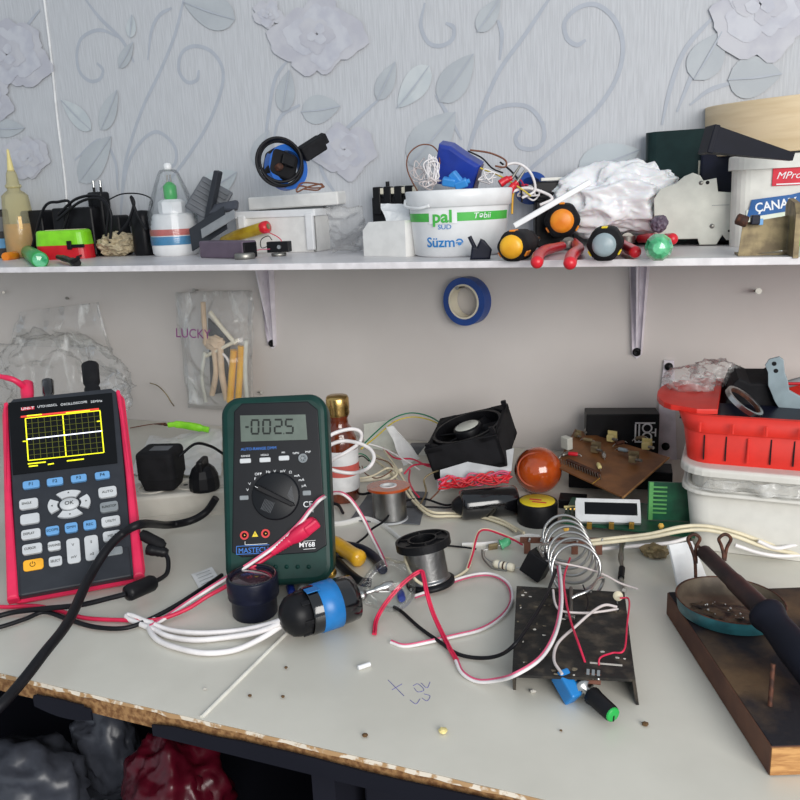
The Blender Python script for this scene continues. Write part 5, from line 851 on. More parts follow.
# wires around the centre: heights above the bench in millimetres
for L, r, m, lb in (
 ([(362, 446, 40), (375, 433, 48), (392, 419, 55), (410, 413, 58), (428, 416, 57), (442, 424, 56), (452, 432, 55)], 1.0, 'wire_green', 'green wire arching from the bottle to the black fan'),
 ([(361, 449, 38), (376, 437, 45), (394, 422, 52), (412, 417, 55), (430, 420, 54), (446, 428, 52)], .9, 'wire_yellow', 'yellow wire running just under the green arch'),
 ([(383, 448, 20), (395, 458, 22), (412, 459, 24), (425, 465, 24), (434, 468, 24)], 1.1, 'wire_red', 'upper red wire leading to the fan from the left'),
 ([(404, 474, 14), (412, 466, 22), (424, 464, 26), (436, 466, 26)], 1.1, 'wire_red', 'red wire bent sharply left of the fan'), ([(410, 470, 16), (409, 480, 14), (413, 490, 12), (419, 497, 10)], 1.1, 'wire_red', 'red wire dropping between solder reel and fan'),
 ([(376, 455, 18), (390, 464, 22), (400, 474, 18), (408, 488, 12), (418, 503, 8), (432, 512, 6), (450, 513, 4), (475, 514, 4), (498, 519, 4), (512, 526, 5), (524, 533, 8)], 1.6, 'wire_cream', 'cream wire crossing behind the black reel towards the green LED'),
 ([(372, 458, 16), (388, 470, 18), (399, 482, 14), (412, 500, 9), (430, 515, 5), (452, 516, 3), (480, 517, 3), (503, 524, 3), (516, 531, 5)], 1.6, 'wire_cream', 'second cream wire running alongside the first'),
 ([(340, 472, 18), (355, 478, 20), (372, 476, 22), (388, 468, 24), (397, 474, 22), (384, 484, 16)], 1.3, 'wire_cream', 'cream wire knotted in front of the amber bottle'),
 ([(328, 474, 10), (345, 486, 8), (360, 494, 6), (372, 492, 6)], 1.6, 'wire_black', 'black wire lying at the foot of the amber bottle'), ([(408, 500, 10), (425, 499, 8), (445, 505, 6), (458, 502, 10), (463, 495, 14)], 1.3, 'wire_black', 'black lead of the shiny capacitor running left'),
 ([(405, 507, 8), (430, 507, 6), (452, 507, 6), (464, 498, 12)], 1.2, 'wire_black', 'second black lead of the shiny capacitor'), ([(329, 503, 6), (338, 505, 5), (343, 513, 4)], 1.8, 'wire_black', 'short black cable end right of the multimeter'),
 ([(357, 543, 6), (366, 536, 6), (372, 529, 8), (384, 521, 10), (395, 508, 14), (408, 500, 14)], 1.2, 'wire_black', 'dark wire climbing from the cutters to the orange-topped reel'), ([(420, 505, 8), (426, 492, 14), (424, 480, 22), (430, 474, 28), (440, 470, 30)], 1.0, 'old_brass', 'olive wire looping below the fan'),
 ([(430, 500, 6), (440, 489, 16), (443, 478, 24), (450, 471, 30)], .9, 'wire_brown', 'brown wire below the left corner of the fan'), ([(362, 466, 20), (366, 474, 18), (378, 478, 16), (392, 470, 22), (388, 462, 26), (374, 458, 26)], .7, 'wire_brown', 'thin brown wire curled left of the red wires'),
 ([(358, 470, 22), (352, 462, 30), (358, 454, 34), (366, 456, 32), (371, 464, 28), (364, 468, 24)], .8, 'wire_green', 'green wire curled in front of the amber bottle'), ([(360, 468, 24), (356, 460, 30), (362, 456, 34), (369, 461, 30)], .8, 'wire_black', 'thin black wire twisted with the green curl'),
 ([(366, 443, 36), (385, 449, 30), (408, 462, 22), (420, 470, 14)], .9, 'wire_white', 'thin white wire slanting right from the bottle'), ([(384, 450, 24), (398, 470, 18), (402, 478, 12), (410, 494, 8)], 1.2, 'wire_cream', 'short cream wire beside the orange-topped reel'),
): wire(lb, L, r, m)
for L, m, w_, lb in (([(346, 478, 16), (362, 480, 14), (384, 477, 14), (402, 470, 16)], 'cream', .0030, 'cream terminal strip lying in the tangle left of the fan'), ([(312, 524, 2), (340, 524, 2), (365, 519, 2.5), (385, 527, 2.5), (402, 541, 2.5)], 'white_matt', .0035, 'twisted white plastic tie lying right of the multimeter'), ([(462, 545, 2), (495, 543, 2), (525, 536, 2), (540, 537, 2)], 'white_matt', .0025, 'white tie lying behind the green LED')):
    solo('plastic_tie', lb, 'strip', B(m=m).tube(pts3(L), w_, 8, 6, flat=.45))
solo('grey_mat', 'dark grey rubber mat piece under the orange-topped reel', 'mat', B(m='mid_grey').sheet(D(350, 520, .002), D(420, 524, .002), D(428, 492, .002), D(372, 488, .002), 6, 6, .0006, 20, 1, .0012))
# ---- fan leaning in the tangle
Pf = D(474, 488); c = at(472, 441, Pf); A = MX.Translation(c) @ Euler((.16, -.26, .06)).to_matrix().to_4x4(); k = pm(c); t = thing('cooling_fan', 'black square cooling fan with a pale hub label, tilted on a grey plate', 'fan', A)
w2 = 37*k; b = B(A, 'black_matt')
for i in range(4):
    R4 = MX.Rotation(i*PI/2, 4, 'Z'); b.box((0, w2-2*k, 0), (2*w2, 4*k, 34*k), 1*k, M=R4)
    b.prism([(w2, w2), (w2-18*k, w2), (w2-9*k, w2-9*k), (w2, w2-18*k)], -17*k, -12*k, M=R4).prism([(w2, w2), (w2-18*k, w2), (w2-9*k, w2-9*k), (w2, w2-18*k)], 12*k, 17*k, M=R4)
part(t, 'frame', b); part(t, 'shroud', B(A, 'black').ring(w2-1*k, w2-4*k, -17*k, 17*k, n=48)); part(t, 'hub', B(A, 'black').lathe([(14*k, -10*k), (14.5*k, 15*k), (13.5*k, 17*k), (0, 17.2*k)], n=36)); part(t, 'hub_label', B(A, 'breaker').lathe([(12*k, 17.3*k), (11.6*k, 17.7*k), (0, 17.8*k)], n=32), 'pale round label')
for i in range(7):
    a_ = 2*PI*i/7; R_ = MX.Rotation(a_, 4, 'Z') @ MX.Translation((0, 0, 5*k)); part(t, 'blade', B(A @ R_, 'black').sheet((14*k, -5*k, -7*k), (31*k, -9*k, -7*k), (31*k, 10*k, 7*k), (14*k, 6*k, 7*k), 6, 6, 0, 1, 0, 1.2*k, bulge=1.5*k))
for i in range(4): R_ = MX.Rotation(i*PI/2+.5, 4, 'Z'); part(t, 'strut', B(A @ R_, 'black').box((23*k, 0, -9*k), (20*k, 3*k, 2.5*k)))
for x, y, h in ((w2-3*k, w2-3*k, 22*k), (-w2+3*k, -w2+6*k, 20*k), (w2-4*k, -w2+4*k, 24*k)): part(t, 'post', B(A, 'black').box((x, y, h/2), (5*k, 4*k, h), .5*k))
Qf = D(474, 500); solo('metal_plate', 'light grey plate under the tilted black fan', 'plate', slab([at(440, 470, Qf), at(514, 448, Qf), at(514, 466, Qf)-V((0, .012, 0)), at(444, 486, Qf)-V((0, .012, 0))], .002, 'light_grey'))
solo('fan_block', 'black block supporting the tilted fan from behind', 'block', B(fr(D(478, 474)+V((0, .0, .0003)), .06), 'black').box((0, 0, .009), (.062, .026, .018), .001))
# red wire bundle
R = random.Random(12)
for i in range(9):
    L = []
    for j in range(8):
        x = 440+j*10; L.append(at(x+R.uniform(-2, 2), 483-1.0*j*.9+R.uniform(-7, 7), D(474, 505))+V((0, R.uniform(-.004, .004), 0)))
    m = 'wire_red' if i not in (3, 7) else 'wire_pink'; wire('red wire in the bundle under the black fan' if m == 'wire_red' else 'pink wire in the red bundle under the black fan', L, 1.1, 'red' if m == 'wire_red' else m, 'bundle_wire', group='red wires bundled under the fan' if m == 'wire_red' else 'pink wires in the bundle under the fan')
wire('white wire wound around the red bundle under the fan', [(440, 492, 6), (438, 482, 16), (447, 477, 22), (452, 484, 22), (456, 476, 24), (462, 483, 22), (466, 474, 24), (472, 480, 22), (490, 476, 22), (505, 476, 20)], .9, 'wire_white')
# capacitor
a, c = D(464, 505, .0155), D(516, 500, .0155); A = axf(a, c); k = pm(a); L = (c-a).length; t = thing('capacitor', 'shiny black cylindrical capacitor lying on its side in front of the fan', 'capacitor', V((a.x, a.y, Z0)))
part(t, 'can', B(A, 'black_gloss').lathe([(10*k, -4*k), (14*k, -3*k), (15.3*k, 0), (15.3*k, L-2*k), (14*k, L), (0, L)], n=40)); part(t, 'end_collar', B(A, 'black').lathe([(4*k, -12*k), (7*k, -9*k), (10*k, -4*k)], n=24)); part(t, 'tag', B(A, 'dull_steel').box((0, 2*k, L+3*k), (3*k, 1*k, 6*k)))
# round black box with yellow lid label
P = D(537, 522); k = pm(P); M = fr(P+V((0, .002, 0)), 0); t = thing('flux_tin', 'round black tin with a yellow label on its lid', 'tin', M); part(t, 'body', B(M, 'black').lathe([(19.5*k, 0), (20*k, 1*k), (20*k, 21*k), (19.5*k, 22*k), (0, 22*k)], n=44)); part(t, 'label', B(M, 'ink_yellow').lathe([(17.5*k, 22*k), (17.3*k, 22.4*k), (0, 22.5*k)], n=40).mat('ink_red').box((-2*k, 1*k, 22.6*k), (12*k, 3*k, .3*k)).box((3*k, -5*k, 22.6*k), (14*k, 2.4*k, .3*k)), 'yellow label with red print')
# rosin ball
P = D(538, 497); P.y += .012; k = pm(P); r = 23.5*k; c = at(538, 472, P); c.z = max(c.z, Z0+r*.98); t = thing('rosin_ball', 'large glossy amber ball of rosin beside the capacitor', 'rosin', V((P.x, P.y, Z0))); part(t, 'ball', B(m='rosin').ball(c, r, (1, 1, 1), n=40)); part(t, 'flat', B(m='rosin').ring(r*.72, r*.66, 0, .0015, axf(c+(CP-c).normalized()*r*.68+V((-.004, 0, 0)), CP), 36), 'worn circular facet')
# support stack, brown board
Pq = [D(556, 466, .034), D(623, 497, .030), D(669, 457, .036), D(575, 429, .044)]
t = thing('circuit_board', 'brown circuit board with salvaged components, tilted over the green board', 'circuit board', Pq[0]); part(t, 'board', slab(Pq, .0018, 'pcb_brown')); part(t, 'edge', B(m='board_end').tube([Pq[1]-V((0, 0, .001)), Pq[2]-V((0, 0, .001))], .0012, 6, 0), 'pale sawn edge')
Xb = (Pq[1]-Pq[0]).normalized(); Yb = (Pq[3]-Pq[0]); Yb = (Yb-Xb*Yb.dot(Xb)).normalized(); Zb = Xb.cross(Yb)
def bp(px, py, h=0): v = ray(px, py); o = Pq[0]+Zb*h; return CP+v*((o-CP).dot(Zb)/v.dot(Zb))
def bM(px, py, h=0, a=0): return MX.Translation(bp(px, py, h)) @ MX((Xb, Yb, Zb)).transposed().to_4x4() @ MX.Rotation(a, 4, 'Z')
k = pm(bp(610, 460)); part(t, 'film_capacitor', B(bM(567, 449), 'breaker').box((0, 0, 7*k), (11*k, 7*k, 13*k), .0008), 'pale green box capacitor')
b = B(bM(585, 471, 0), 'rust').box((-4*k, 1*k, 2*k), (46*k, 4*k, 4*k)); part(t, 'connector_strip', b)
for i in range(16): part(t, 'connector_pin', B(bM(562+i*2.6, 463.5+i*1.05, 0), 'dull_steel').cyl((0, 0, 0), (0, -1*k, 5*k), .5*k, n=6))
for i, (x, y, a_) in enumerate(((595, 452, .5), (611, 441, .4), (633, 462, .6), (646, 449, .5), (577, 437, .3))):
    s_ = .72 if i < 4 else .5; q = bM(x, y, 0, a_); o = part(t, 'trimmer', B(q, 'cheese_yellow' if i % 2 else 'old_brass').box((0, 0, 5*k*s_), (11*k*s_, 9*k*s_, 10*k*s_), 1*k).box((0, 5.5*k*s_, 7*k*s_), (14*k*s_, 1.2*k, 14*k*s_))); kk2 = bpy.data.objects.new('shaft', emesh(B(q, 'dull_steel').cyl((4*k, -4*k, 6*k*s_), (13*k*s_, -9*k*s_, 7*k*s_), 2.2*k*s_, n=12), 'shaft', RM[t.name])); COL.objects.link(kk2); kk2.parent = o
for i, (x, y, m) in enumerate(((573, 456, 'red'), (566, 456, 'dull_steel'), (599, 468, 'cheese_yellow'), (588, 442, 'old_brass'), (620, 445, 'rust'), (604, 457, 'steel'), (623, 452, 'slate_end'), (640, 440, 'old_brass'), (586, 433, 'dull_steel'))):
    part(t, 'component', B(bM(x, y, 0, .6+i), m).lathe([(1.6*k, 0), (2.1*k, 1*k), (2.1*k, 9*k), (1.6*k, 10*k)], MX.Translation((-5*k, 0, 2.4*k)) @ MX.Rotation(PI/2, 4, 'Y'), 12).mat('steel').tube([(-9*k, 0, .5*k), (-7*k, 0, 2.4*k), (-5*k, 0, 2.4*k)], .4*k, 5, 0).tube([(9*k, 0, .5*k), (7*k, 0, 2.4*k), (5*k, 0, 2.4*k)], .4*k, 5, 0))
part(t, 'standing_pin', B(m='brass').cyl(bp(592, 484, 0), bp(600, 478, .004), .0007, n=6))
# black box with white emblem frame
P = D(620, 452); P.y = 1.0; k = pm(P); a0, a1 = Y(586, 440, .985), Y(659, 437, 1.005); M = MX.Translation(V((a0.x, a0.y, Z0))) @ MX.Rotation(math.atan2(a1.y-a0.y, a1.x-a0.x), 4, 'Z'); w = (V((a1.x, a1.y, 0))-V((a0.x, a0.y, 0))).length; zt = Y(620, 415, .99).z-Z0
t = thing('black_carton', 'black box with a white outlined emblem standing at the wall behind the brown board', 'box', M); part(t, 'body', B(M, 'black').box((w/2, .016, zt/2), (w, .032, zt), .001)); zc = zt*.66; b = B(M @ MX.Translation((w*.835, -.0005, zc)) @ MX.Rotation(PI/2, 4, 'X'), 'label_paper')
for R_, yy in ((5*k, 4.5*k), (5*k, -4.5*k)): b.ring(R_, R_-1.5*k, 0, .0004, MX.Translation((0, yy, 0)), 24)
for x in (-11*k, -7.5*k): b.box((x, 0, 0), (1.4*k, 17*k, .0006))
b.box((-2*k, 9.6*k, 0), (19*k, 1.3*k, .0006)).box((-2*k, -9.6*k, 0), (19*k, 1.3*k, .0006)).box((8*k, 0, 0), (1.3*k, 8*k, .0006)).box((6*k, 0, 0), (4*k, 1.3*k, .0006)); part(t, 'emblem', b, 'white outlined emblem')
# green board with display module
G = [D(560, 522, .014), D(695, 537, .014), D(700, 508, .016), D(572, 497, .016)]; t = thing('display_board', 'green circuit board carrying a white framed display window', 'circuit board', G[0]); part(t, 'board', slab(G, .0016, 'pcb_green'))
F0, F1 = D(576, 522, .0165), D(641, 524, .0165); Xg = (F1-F0).normalized(); Fw = (F1-F0).length; tv = V((-Xg.y, Xg.x, 0)); lean = .75; Yg = (tv*math.sin(lean)+UP*math.cos(lean)); Zg = Xg.cross(Yg); A = MX.Translation(F0) @ MX((Xg, Yg, Zg)).transposed().to_4x4(); k = pm(F0); h = 25*k
b = B(A, 'lcd_frame'); b.box((Fw/2, h-2*k, -.002), (Fw, 4*k, .009), .0006).box((Fw/2, 4*k, -.002), (Fw, 8*k, .009), .0006).box((4*k, h/2, -.002), (9*k, h-6*k, .0088)).box((Fw-1.5*k, h/2, -.002), (3*k, h-6*k, .0088)); part(t, 'frame', b, 'white display frame'); part(t, 'window', B(A, 'screen').box((Fw/2+2*k, h*.58, -.0015), (Fw-12*k, h-11*k, .006)), 'black display window')
for x in (590, 612, 632): part(t, 'stud', B(m='brass').box((0, 0, 0), (5*k, .003, 7*k), .0004, M=fr(D(x, 524, .0175)-V((0, .004, 0)), .1)))
for x, y in ((566, 521), (661, 518)): part(t, 'standoff', B(m='brass').cyl(D(x, y+8, .016), D(x, y+8, .024), 3*k, n=6, smooth=False).cyl(D(x, y+8, .024), D(x, y+8, .031), 1.6*k, n=10))
R = random.Random(5)
for i in range(14): x = 566+i*4; part(t, 'header_pin', B(m='brass' if i % 3 else 'cheese_yellow').cyl(D(x, 509, .016), D(x+R.uniform(-1, 1), 509, .016+R.uniform(.006, .012)), .0009, n=6))
part(t, 'pin_rail', B(m='cheese_yellow').tube([D(564, 507, .021), D(615, 505, .024)], .0014, 6, 0)); part(t, 'blue_trimmer', B(m='clip_blue').box((0, 0, 0), (.005, .005, .007), .0006, M=fr(D(580, 511, .022), .2)), 'small blue trimmer')
# green plug-in board upright
q0 = D(668, 520, .016); k = pm(q0); A = MX.Translation(q0) @ MX.Rotation(.15, 4, 'Z'); t = thing('plug_board', 'upright green slotted board standing behind the white containers edge', 'circuit board', A); part(t, 'board', B(A, 'pcb_green').box((0, 0, 20*k), (40*k, .002, 40*k)).mat('contact_green').box((-17*k, -.0012, 20*k), (4*k, .001, 40*k)))
for i in range(7): part(t, 'contact', B(A, 'contact_green').box((-9*k, -.0015, (8+4.5*i)*k), (14*k, .0012, 1.6*k)), 'light green contact')
# dark ICs and housings under the boards
for x, y, w_, d_, h_, m, lb in ((572, 507, .030, .024, .010, 'black', 'dark block propping the brown board at its left'), (640, 486, .07, .035, .022, 'black', 'black block under the right half of the brown board'), (590, 486, .05, .03, .022, 'black', 'black block under the left half of the brown board')):
    solo('support_block', lb, 'block', B(fr(D(x, y)+V((0, .005, .0)), .1), m).box((0, 0, h_/2+.0003), (w_, d_, h_), .001))
# ---- white tub and red crate against the wall
a = D(690, 548, .0004); k = pm(a); x0 = a.x; y0 = a.y; M = MX.Translation(V((x0, y0, Z0+.0005))) @ MX.Rotation(-.03, 4, 'Z'); w, d = .245, .16; zr = at(700, 469, a).z-Z0
t = thing('white_tub', 'white plastic tub under the red crate, bits of clear film along its rim', 'tub', M)
def tray(M, w, d, z0, z1, th, m, sc_=1.06, rad=.02, b=None):
    b = b or B(M, m); o = rrect(w, d, rad, 6, 0, 0); i_ = rrect(w-2*th, d-2*th, max(.002, rad-th), 6, 0, 0); n = len(o); vs = []
    for pl, z, s_ in ((o, z0, 1), (o, z1, sc_), (i_, z1, sc_), (i_, z0+th, 1)): vs += [(x*s_, y*s_, z) for x, y in pl]
    fs = [(j*n+q, j*n+(q+1) % n, (j+1)*n+(q+1) % n, (j+1)*n+q) for j in range(3) for q in range(n)]
    b.mat(m).add(vs, fs, True, MX.Translation((w/2, d/2, 0))); b.add(vs[:n], [list(range(n))[::-1]], False, MX.Translation((w/2, d/2, 0))); b.add(vs[3*n:], [list(range(n))], False, MX.Translation((w/2, d/2, 0))); return b
part(t, 'body', tray(M, w, d, 0, zr*.86, .003, 'tub_white')); Mr = M @ MX.Translation((-.006, -.006, 0)); part(t, 'rim', B(Mr @ MX.Translation((w/2+.006, d/2+.006, 0)), 'tub_white').prism(rrect(w+.022, d+.022, .026, 6), zr*.80, zr*.84, bev=.002)); part(t, 'lid', B(Mr @ MX.Translation((w/2+.006, d/2+.006, 0)), 'tub_white').prism(rrect(w+.026, d+.026, .028, 6), zr*1.06, zr*1.16, bev=.003).prism(rrect(w+.004, d+.004, .022, 6), zr*.84, zr*1.06))
zc = zr*1.165
solo('film_roll', 'strip of crumpled clear film along the rim of the white tub', 'film', B(m='film_thick').sheet(M @ V((.01, -.012, zr*.86)), M @ V((w, -.014, zr*.86)), M @ V((w, -.012, zr*1.04)), M @ V((.01, -.012, zr*1.03)), 60, 10, .006, 45, 5, smooth=True))
# red crate
a = at(700, 459, D(694, 548)); M = MX.Translation(V((x0-.008, y0+.004, Z0+zc))) @ MX.Rotation(-.03, 4, 'Z'); k = pm(M.translation); w, d = .26, .15; h = at(705, 412, a).z-at(700, 459, a).z+.004
t = thing('red_crate', 'red plastic crate of salvaged parts standing on the white tub', 'crate', M); part(t, 'body', tray(M, w, d, 0, h, .003, 'bin_red', 1.05, .022))
b = B(M @ MX.Translation((w/2, d/2, 0)), 'bin_red'); part(t, 'rim', tray(M @ MX.Translation((-.004, -.004, 0)), w*1.0+.008, d+.008, h*.64, h, .003, 'bin_red', 1.045, .024))
for i in range(13):
    x = .016+i*.019; part(t, 'slot', B(M, 'rust').mat('bin_red').box((x, -.0032*.5-.002, h*.34), (.0018, .002, h*.5), .0004) if i % 3 == 2 else B(M, 'black').box((x, -.0005, h*.34), (.0012, .004, h*.5)), 'narrow dark slot' if i % 3 != 2 else None)
for i in range(9): part(t, 'rib', B(M, 'bin_red').box((.012+i*.028, -.0115, h*.80), (.0022, .002, h*.2), .0006))
c = M @ V((-.004, d*.45, h*1.02)); A = MX.Translation(c) @ MX.Rotation(-.03, 4, 'Z'); fl_ = [(.030, -.062), (.012, -.066)]+[(-.004-.026*math.cos(q*PI/2), .058*math.sin(q*PI/2)) for q in [-1+.2*i for i in range(11)]]+[(.012, .066), (.030, .062)]
part(t, 'handle_flange', B(A, 'bin_red').prism(fl_[::-1], -.002, .003, bev=.001)); part(t, 'handle_wall', B(A, 'bin_red').box((.006, 0, -.014), (.0025, .10, .026), .0008)); part(t, 'grip_slot', B(A, 'black').box((.0045, -.022, -.012), (.001, .034, .010), .0004).box((.002, -.045, -.010), (.012, .016, .001)), 'dark grip slot')
# crate contents
cc = M @ V((.05, .07, h*.7)); solo('film_wad', 'crumpled clear film heaped at the left end of the red crate', 'film', B(m='film_thick').crumple(tuple(at(690, 380, cc+V((0, .03, 0)))), (.024, .02, .014), .3, 1.8, 4, 4, smooth=True)); solo('film_wad', 'greyish bubble film at the back of the red crate beside the black fabric', 'film', B(m='film_thick').crumple(tuple(at(716, 374, cc+V((0, .05, 0)))), (.024, .016, .015), .3, 2.0, 7, 4, smooth=True))
q = at(757, 396, cc); A = MX.Translation(q+V((0, .02, 0))) @ Euler((.1, .1, .1)).to_matrix().to_4x4(); k = pm(q); solo('ribbed_casing', 'black ribbed casing lying in the red crate', 'casing', B(A, 'black_matt').prism([(x*k, y*k) for x, y in ((-34, -30), (30, -30), (22, 24), (14, 22), (8, 16), (-10, 14), (-22, 18), (-26, 12))], -.03, .02, MX.Rotation(PI/2, 4, 'X'), bev=.002))
solo('dark_casing', 'dark blue-black casing filling the front of the red crate', 'casing', B(fr(cc+V((.055, -.022, -.008)), -.03), 'navy').box((0, 0, 0), (.17, .06, .03), .005))
A = MX.Translation(at(745, 401, cc+V((0, -.045, 0)))) @ Euler((1.15, .0, .35)).to_matrix().to_4x4() @ MX.Rotation(.0, 4, 'Z'); 
q = at(744, 402, cc+V((0, -.035, .0))); t = thing('metal_ring', 'silver ring leaning against the black casing in the red crate', 'ring', q); part(t, 'ring', B(axf(q, q+CR*.5+CD*-.75+CF*-.55), 'steel').ring(20*k, 17*k, -2*k, 2.5*k, n=44)); part(t, 'inner', B(axf(q, q+CR*.5+CD*-.75+CF*-.55), 'rust').ring(17*k, 15.8*k, -1.5*k, 1.5*k, n=40))
q = at(786, 388, cc+V((0, -.02, 0))); A = MX.Translation(q) @ MX.Rotation(facing(q), 4, 'Z') @ MX.Rotation(PI/2, 4, 'X'); t = thing('steel_bracket', 'pale grey metal hinge bracket at the right in the red crate', 'bracket', A)
part(t, 'plate', B(A, 'slate_end').prism([(x*k, y*k) for x, y in ((-20, 22), (-17, 15), (-16, 2), (-9, -14), (0, -28), (22, -28), (14, -8), (3, -2), (1, 8), (-2, 15), (-4, 28), (-8, 31), (-17, 28))][::-1], -.002, .002, bev=.0006)); 
for x, y in ((-12, 24), (-10, 17)): part(t, 'hole', B(A, 'black').lathe([(2.2*k, .0021), (0, .0022)], MX.Translation((x*k, y*k, 0)), 14))
q = at(800, 383, cc+V((0, .01, 0))); solo('cable_piece', 'red-striped cable end at the right edge of the crate', 'cable', B(m='grey').tube([q+V((-.012, 0, -.002)), q+V((.01, 0, .004)), q+V((.05, 0, .002))], .004).mat('red').tube([q+V((-.012, -.005, 0)), q+V((.05, -.005, .003))], .0015, 6, 0))
# ---- heat sink channel
H0 = .020; q = [D(519, 586, H0), D(622, 592, H0), D(632, 679, H0), D(515, 675, H0)]; t = thing('heat_sink', 'dusty black metal channel lying open side down on the bench', 'heat sink', q[3])
part(t, 'plate', slab(q, .002, 'heatsink'))
lw = [D(516, 690, .0), D(519, 600, .0)]; rw = [D(636, 705, 0), D(624, 612, 0)]
def wall(a, b_, c, d_, th, m):
    n = (V(b_)-V(a)).cross(V(d_)-V(a)).normalized()*th; v = [V(x) for x in (a, b_, c, d_)]; return B(m=m).add(v+[p+n for p in v], [(0, 1, 2, 3), (7, 6, 5, 4), (0, 4, 5, 1), (1, 5, 6, 2), (2, 6, 7, 3), (3, 7, 4, 0)])
part(t, 'left_flange', wall(q[3], q[0], lw[1], lw[0], .002, 'heatsink')); part(t, 'right_flange', wall(q[1], q[2], rw[0], rw[1], .002, 'heatsink'))
b = B(m='dust'); R = random.Random(2)
for i in range(46):
    u, v_ = R.random(), R.random(); 
    if R.random() < .6: u = u*.35
    p = (q[0].lerp(q[1], u)).lerp(q[3].lerp(q[2], u), v_); b.mat('dust' if R.random() < .7 else 'fluff').crumple((p.x, p.y, p.z+.0002), (R.uniform(.0006, .0022), R.uniform(.0006, .0016), .0004), .3, 2, i, 1)
part(t, 'dust', b, 'pale dust specks', 'stuff')
c = q[0].lerp(q[2], .30)+V((.022, .014, 0)); part(t, 'lug', B(m='dull_steel').tube([D(571, 588, .021), D(571, 600, .021), D(571, 614, .021)], .0016, 8).box((0, 0, 0), (.008, .003, .003), .0005, M=fr(D(570, 617, .0225), 0)))
part(t, 'scratch', B(m='fluff').box((0, 0, 0), (.022, .0016, .0004), M=fr(D(606, 664, H0+.0003), .15)))
# ---- coil
c0, c1 = D(563, 535, .024), D(578, 575, .024); k = pm(c0); ax = (c1-c0); pts = []; N_ = 6
e1 = V((1, 0, 0)); e2 = V((0, .35, .94))
for i in range(N_*12+1):
    a_ = 2*PI*i/12; u = i/(N_*12); r_ = (21+1.5*u)*k; pts.append(c0+ax*u+e1*math.cos(a_)*r_+e2*math.sin(a_)*r_)
pts = [D(543, 556, .03), D(541, 545, .03)]+pts+[D(597, 580, .026), D(590, 590, .028), D(578, 595, .026), D(572, 598, .024)]
solo('coil_spring', 'bright coiled heating wire standing above the black heat sink', 'coil', B(m='steel').tube(pts, .0014, 8, 3))
# terminal strip with tabs
p0, p1 = D(520, 540, .014), D(612, 541, .016); t = thing('terminal_strip', 'narrow brown terminal strip with tabs in front of the display board', 'terminal strip', p0); dd = (p1-p0).normalized()
A = MX.Translation(p0) @ MX((dd, V((-dd.y, dd.x, 0)), UP)).transposed().to_4x4(); L = (p1-p0).length; k = pm(p0); part(t, 'strip', B(A, 'phenolic').box((L/2, 0, 0), (L, .0022, 6*k), .0003))
for i, x in enumerate((.08, .60, .86)): part(t, 'tab', B(A, 'phenolic').box((L*x, -.001, -6.5*k), (6.5*k, .0024, 15*k), .0004)); 
for i in range(7): part(t, 'solder_lug', B(A, 'steel').tube([(L*(.1+.13*i), -.002, 1*k), (L*(.1+.13*i)+.001, -.005, 4*k), (L*(.1+.13*i), -.006, 1*k)], .0011, 6))
# relay, LED, resistor, small parts
P = D(531, 580, .0); A = MX.Translation(P+V((0, .004, .004))) @ Euler((-.15, .42, -.25)).to_matrix().to_4x4(); k = pm(P); t = thing('relay', 'black cube relay tilted beside the wire coil', 'relay', P); part(t, 'case', B(A, 'black').box((0, 0, 12*k), (23*k, 20*k, 24*k), .0012))
for x, y in ((-7, 26), (-1, 27), (6, 26), (9, 25)): part(t, 'pin', B(A, 'steel').cyl((x*k, 3*k, 23*k), (x*k+.001, 3*k, 30*k), 1*k, n=8).ball((x*k, 3*k, 25*k), 1.8*k, n=8))
P = D(505, 545, .004); k = pm(P); a = at(500, 545, P); c = at(511, 540, P+V((0, 0, .0))); t = thing('led', 'small green LED soldered to wires left of the relay', 'LED', P); part(t, 'lens', B(m='glass_green').lathe([(3*k, 0), (5.4*k, .5*k), (5.4*k, 2*k), (4.6*k, 2.4*k), (4.6*k, 8*k), (3*k, 11*k), (0, 12*k)], axf(a, c), 18))
part(t, 'lead', B(m='steel').tube([a, at(492, 548, P), at(484, 550, P)], .0006)); part(t, 'tag', B(m='old_brass').box((0, 0, 0), (10*k, 3*k, 8*k), 1*k, M=fr(at(493, 547, P), .6, .3)), 'brownish solder tag')
a, c = D(493, 563, .004), D(515, 568, .004); t = thing('resistor', 'pale banded resistor lying left of the relay', 'resistor', a); A = axf(a, c); L = (c-a).length; part(t, 'body', B(A, 'cream').lathe([(0, 0), (3.4*k, 1*k), (4.2*k, 4*k), (3.6*k, 8*k), (3.6*k, L-8*k), (4.2*k, L-4*k), (3.4*k, L-1*k), (0, L)], n=18))
for i, m in enumerate(('grey', 'rust', 'grey')): part(t, 'band', B(A, m).lathe([(3.75*k, L*(.3+.17*i)), (3.8*k, L*(.31+.17*i)), (3.8*k, L*(.36+.17*i)), (3.75*k, L*(.37+.17*i))], n=16))
part(t, 'lead', B(m='steel').tube([a, D(485, 557, .006), D(484, 551, .007)], .0006)); part(t, 'lead', B(m='steel').tube([c, D(523, 567, .006), D(532, 560, .014)], .0006))
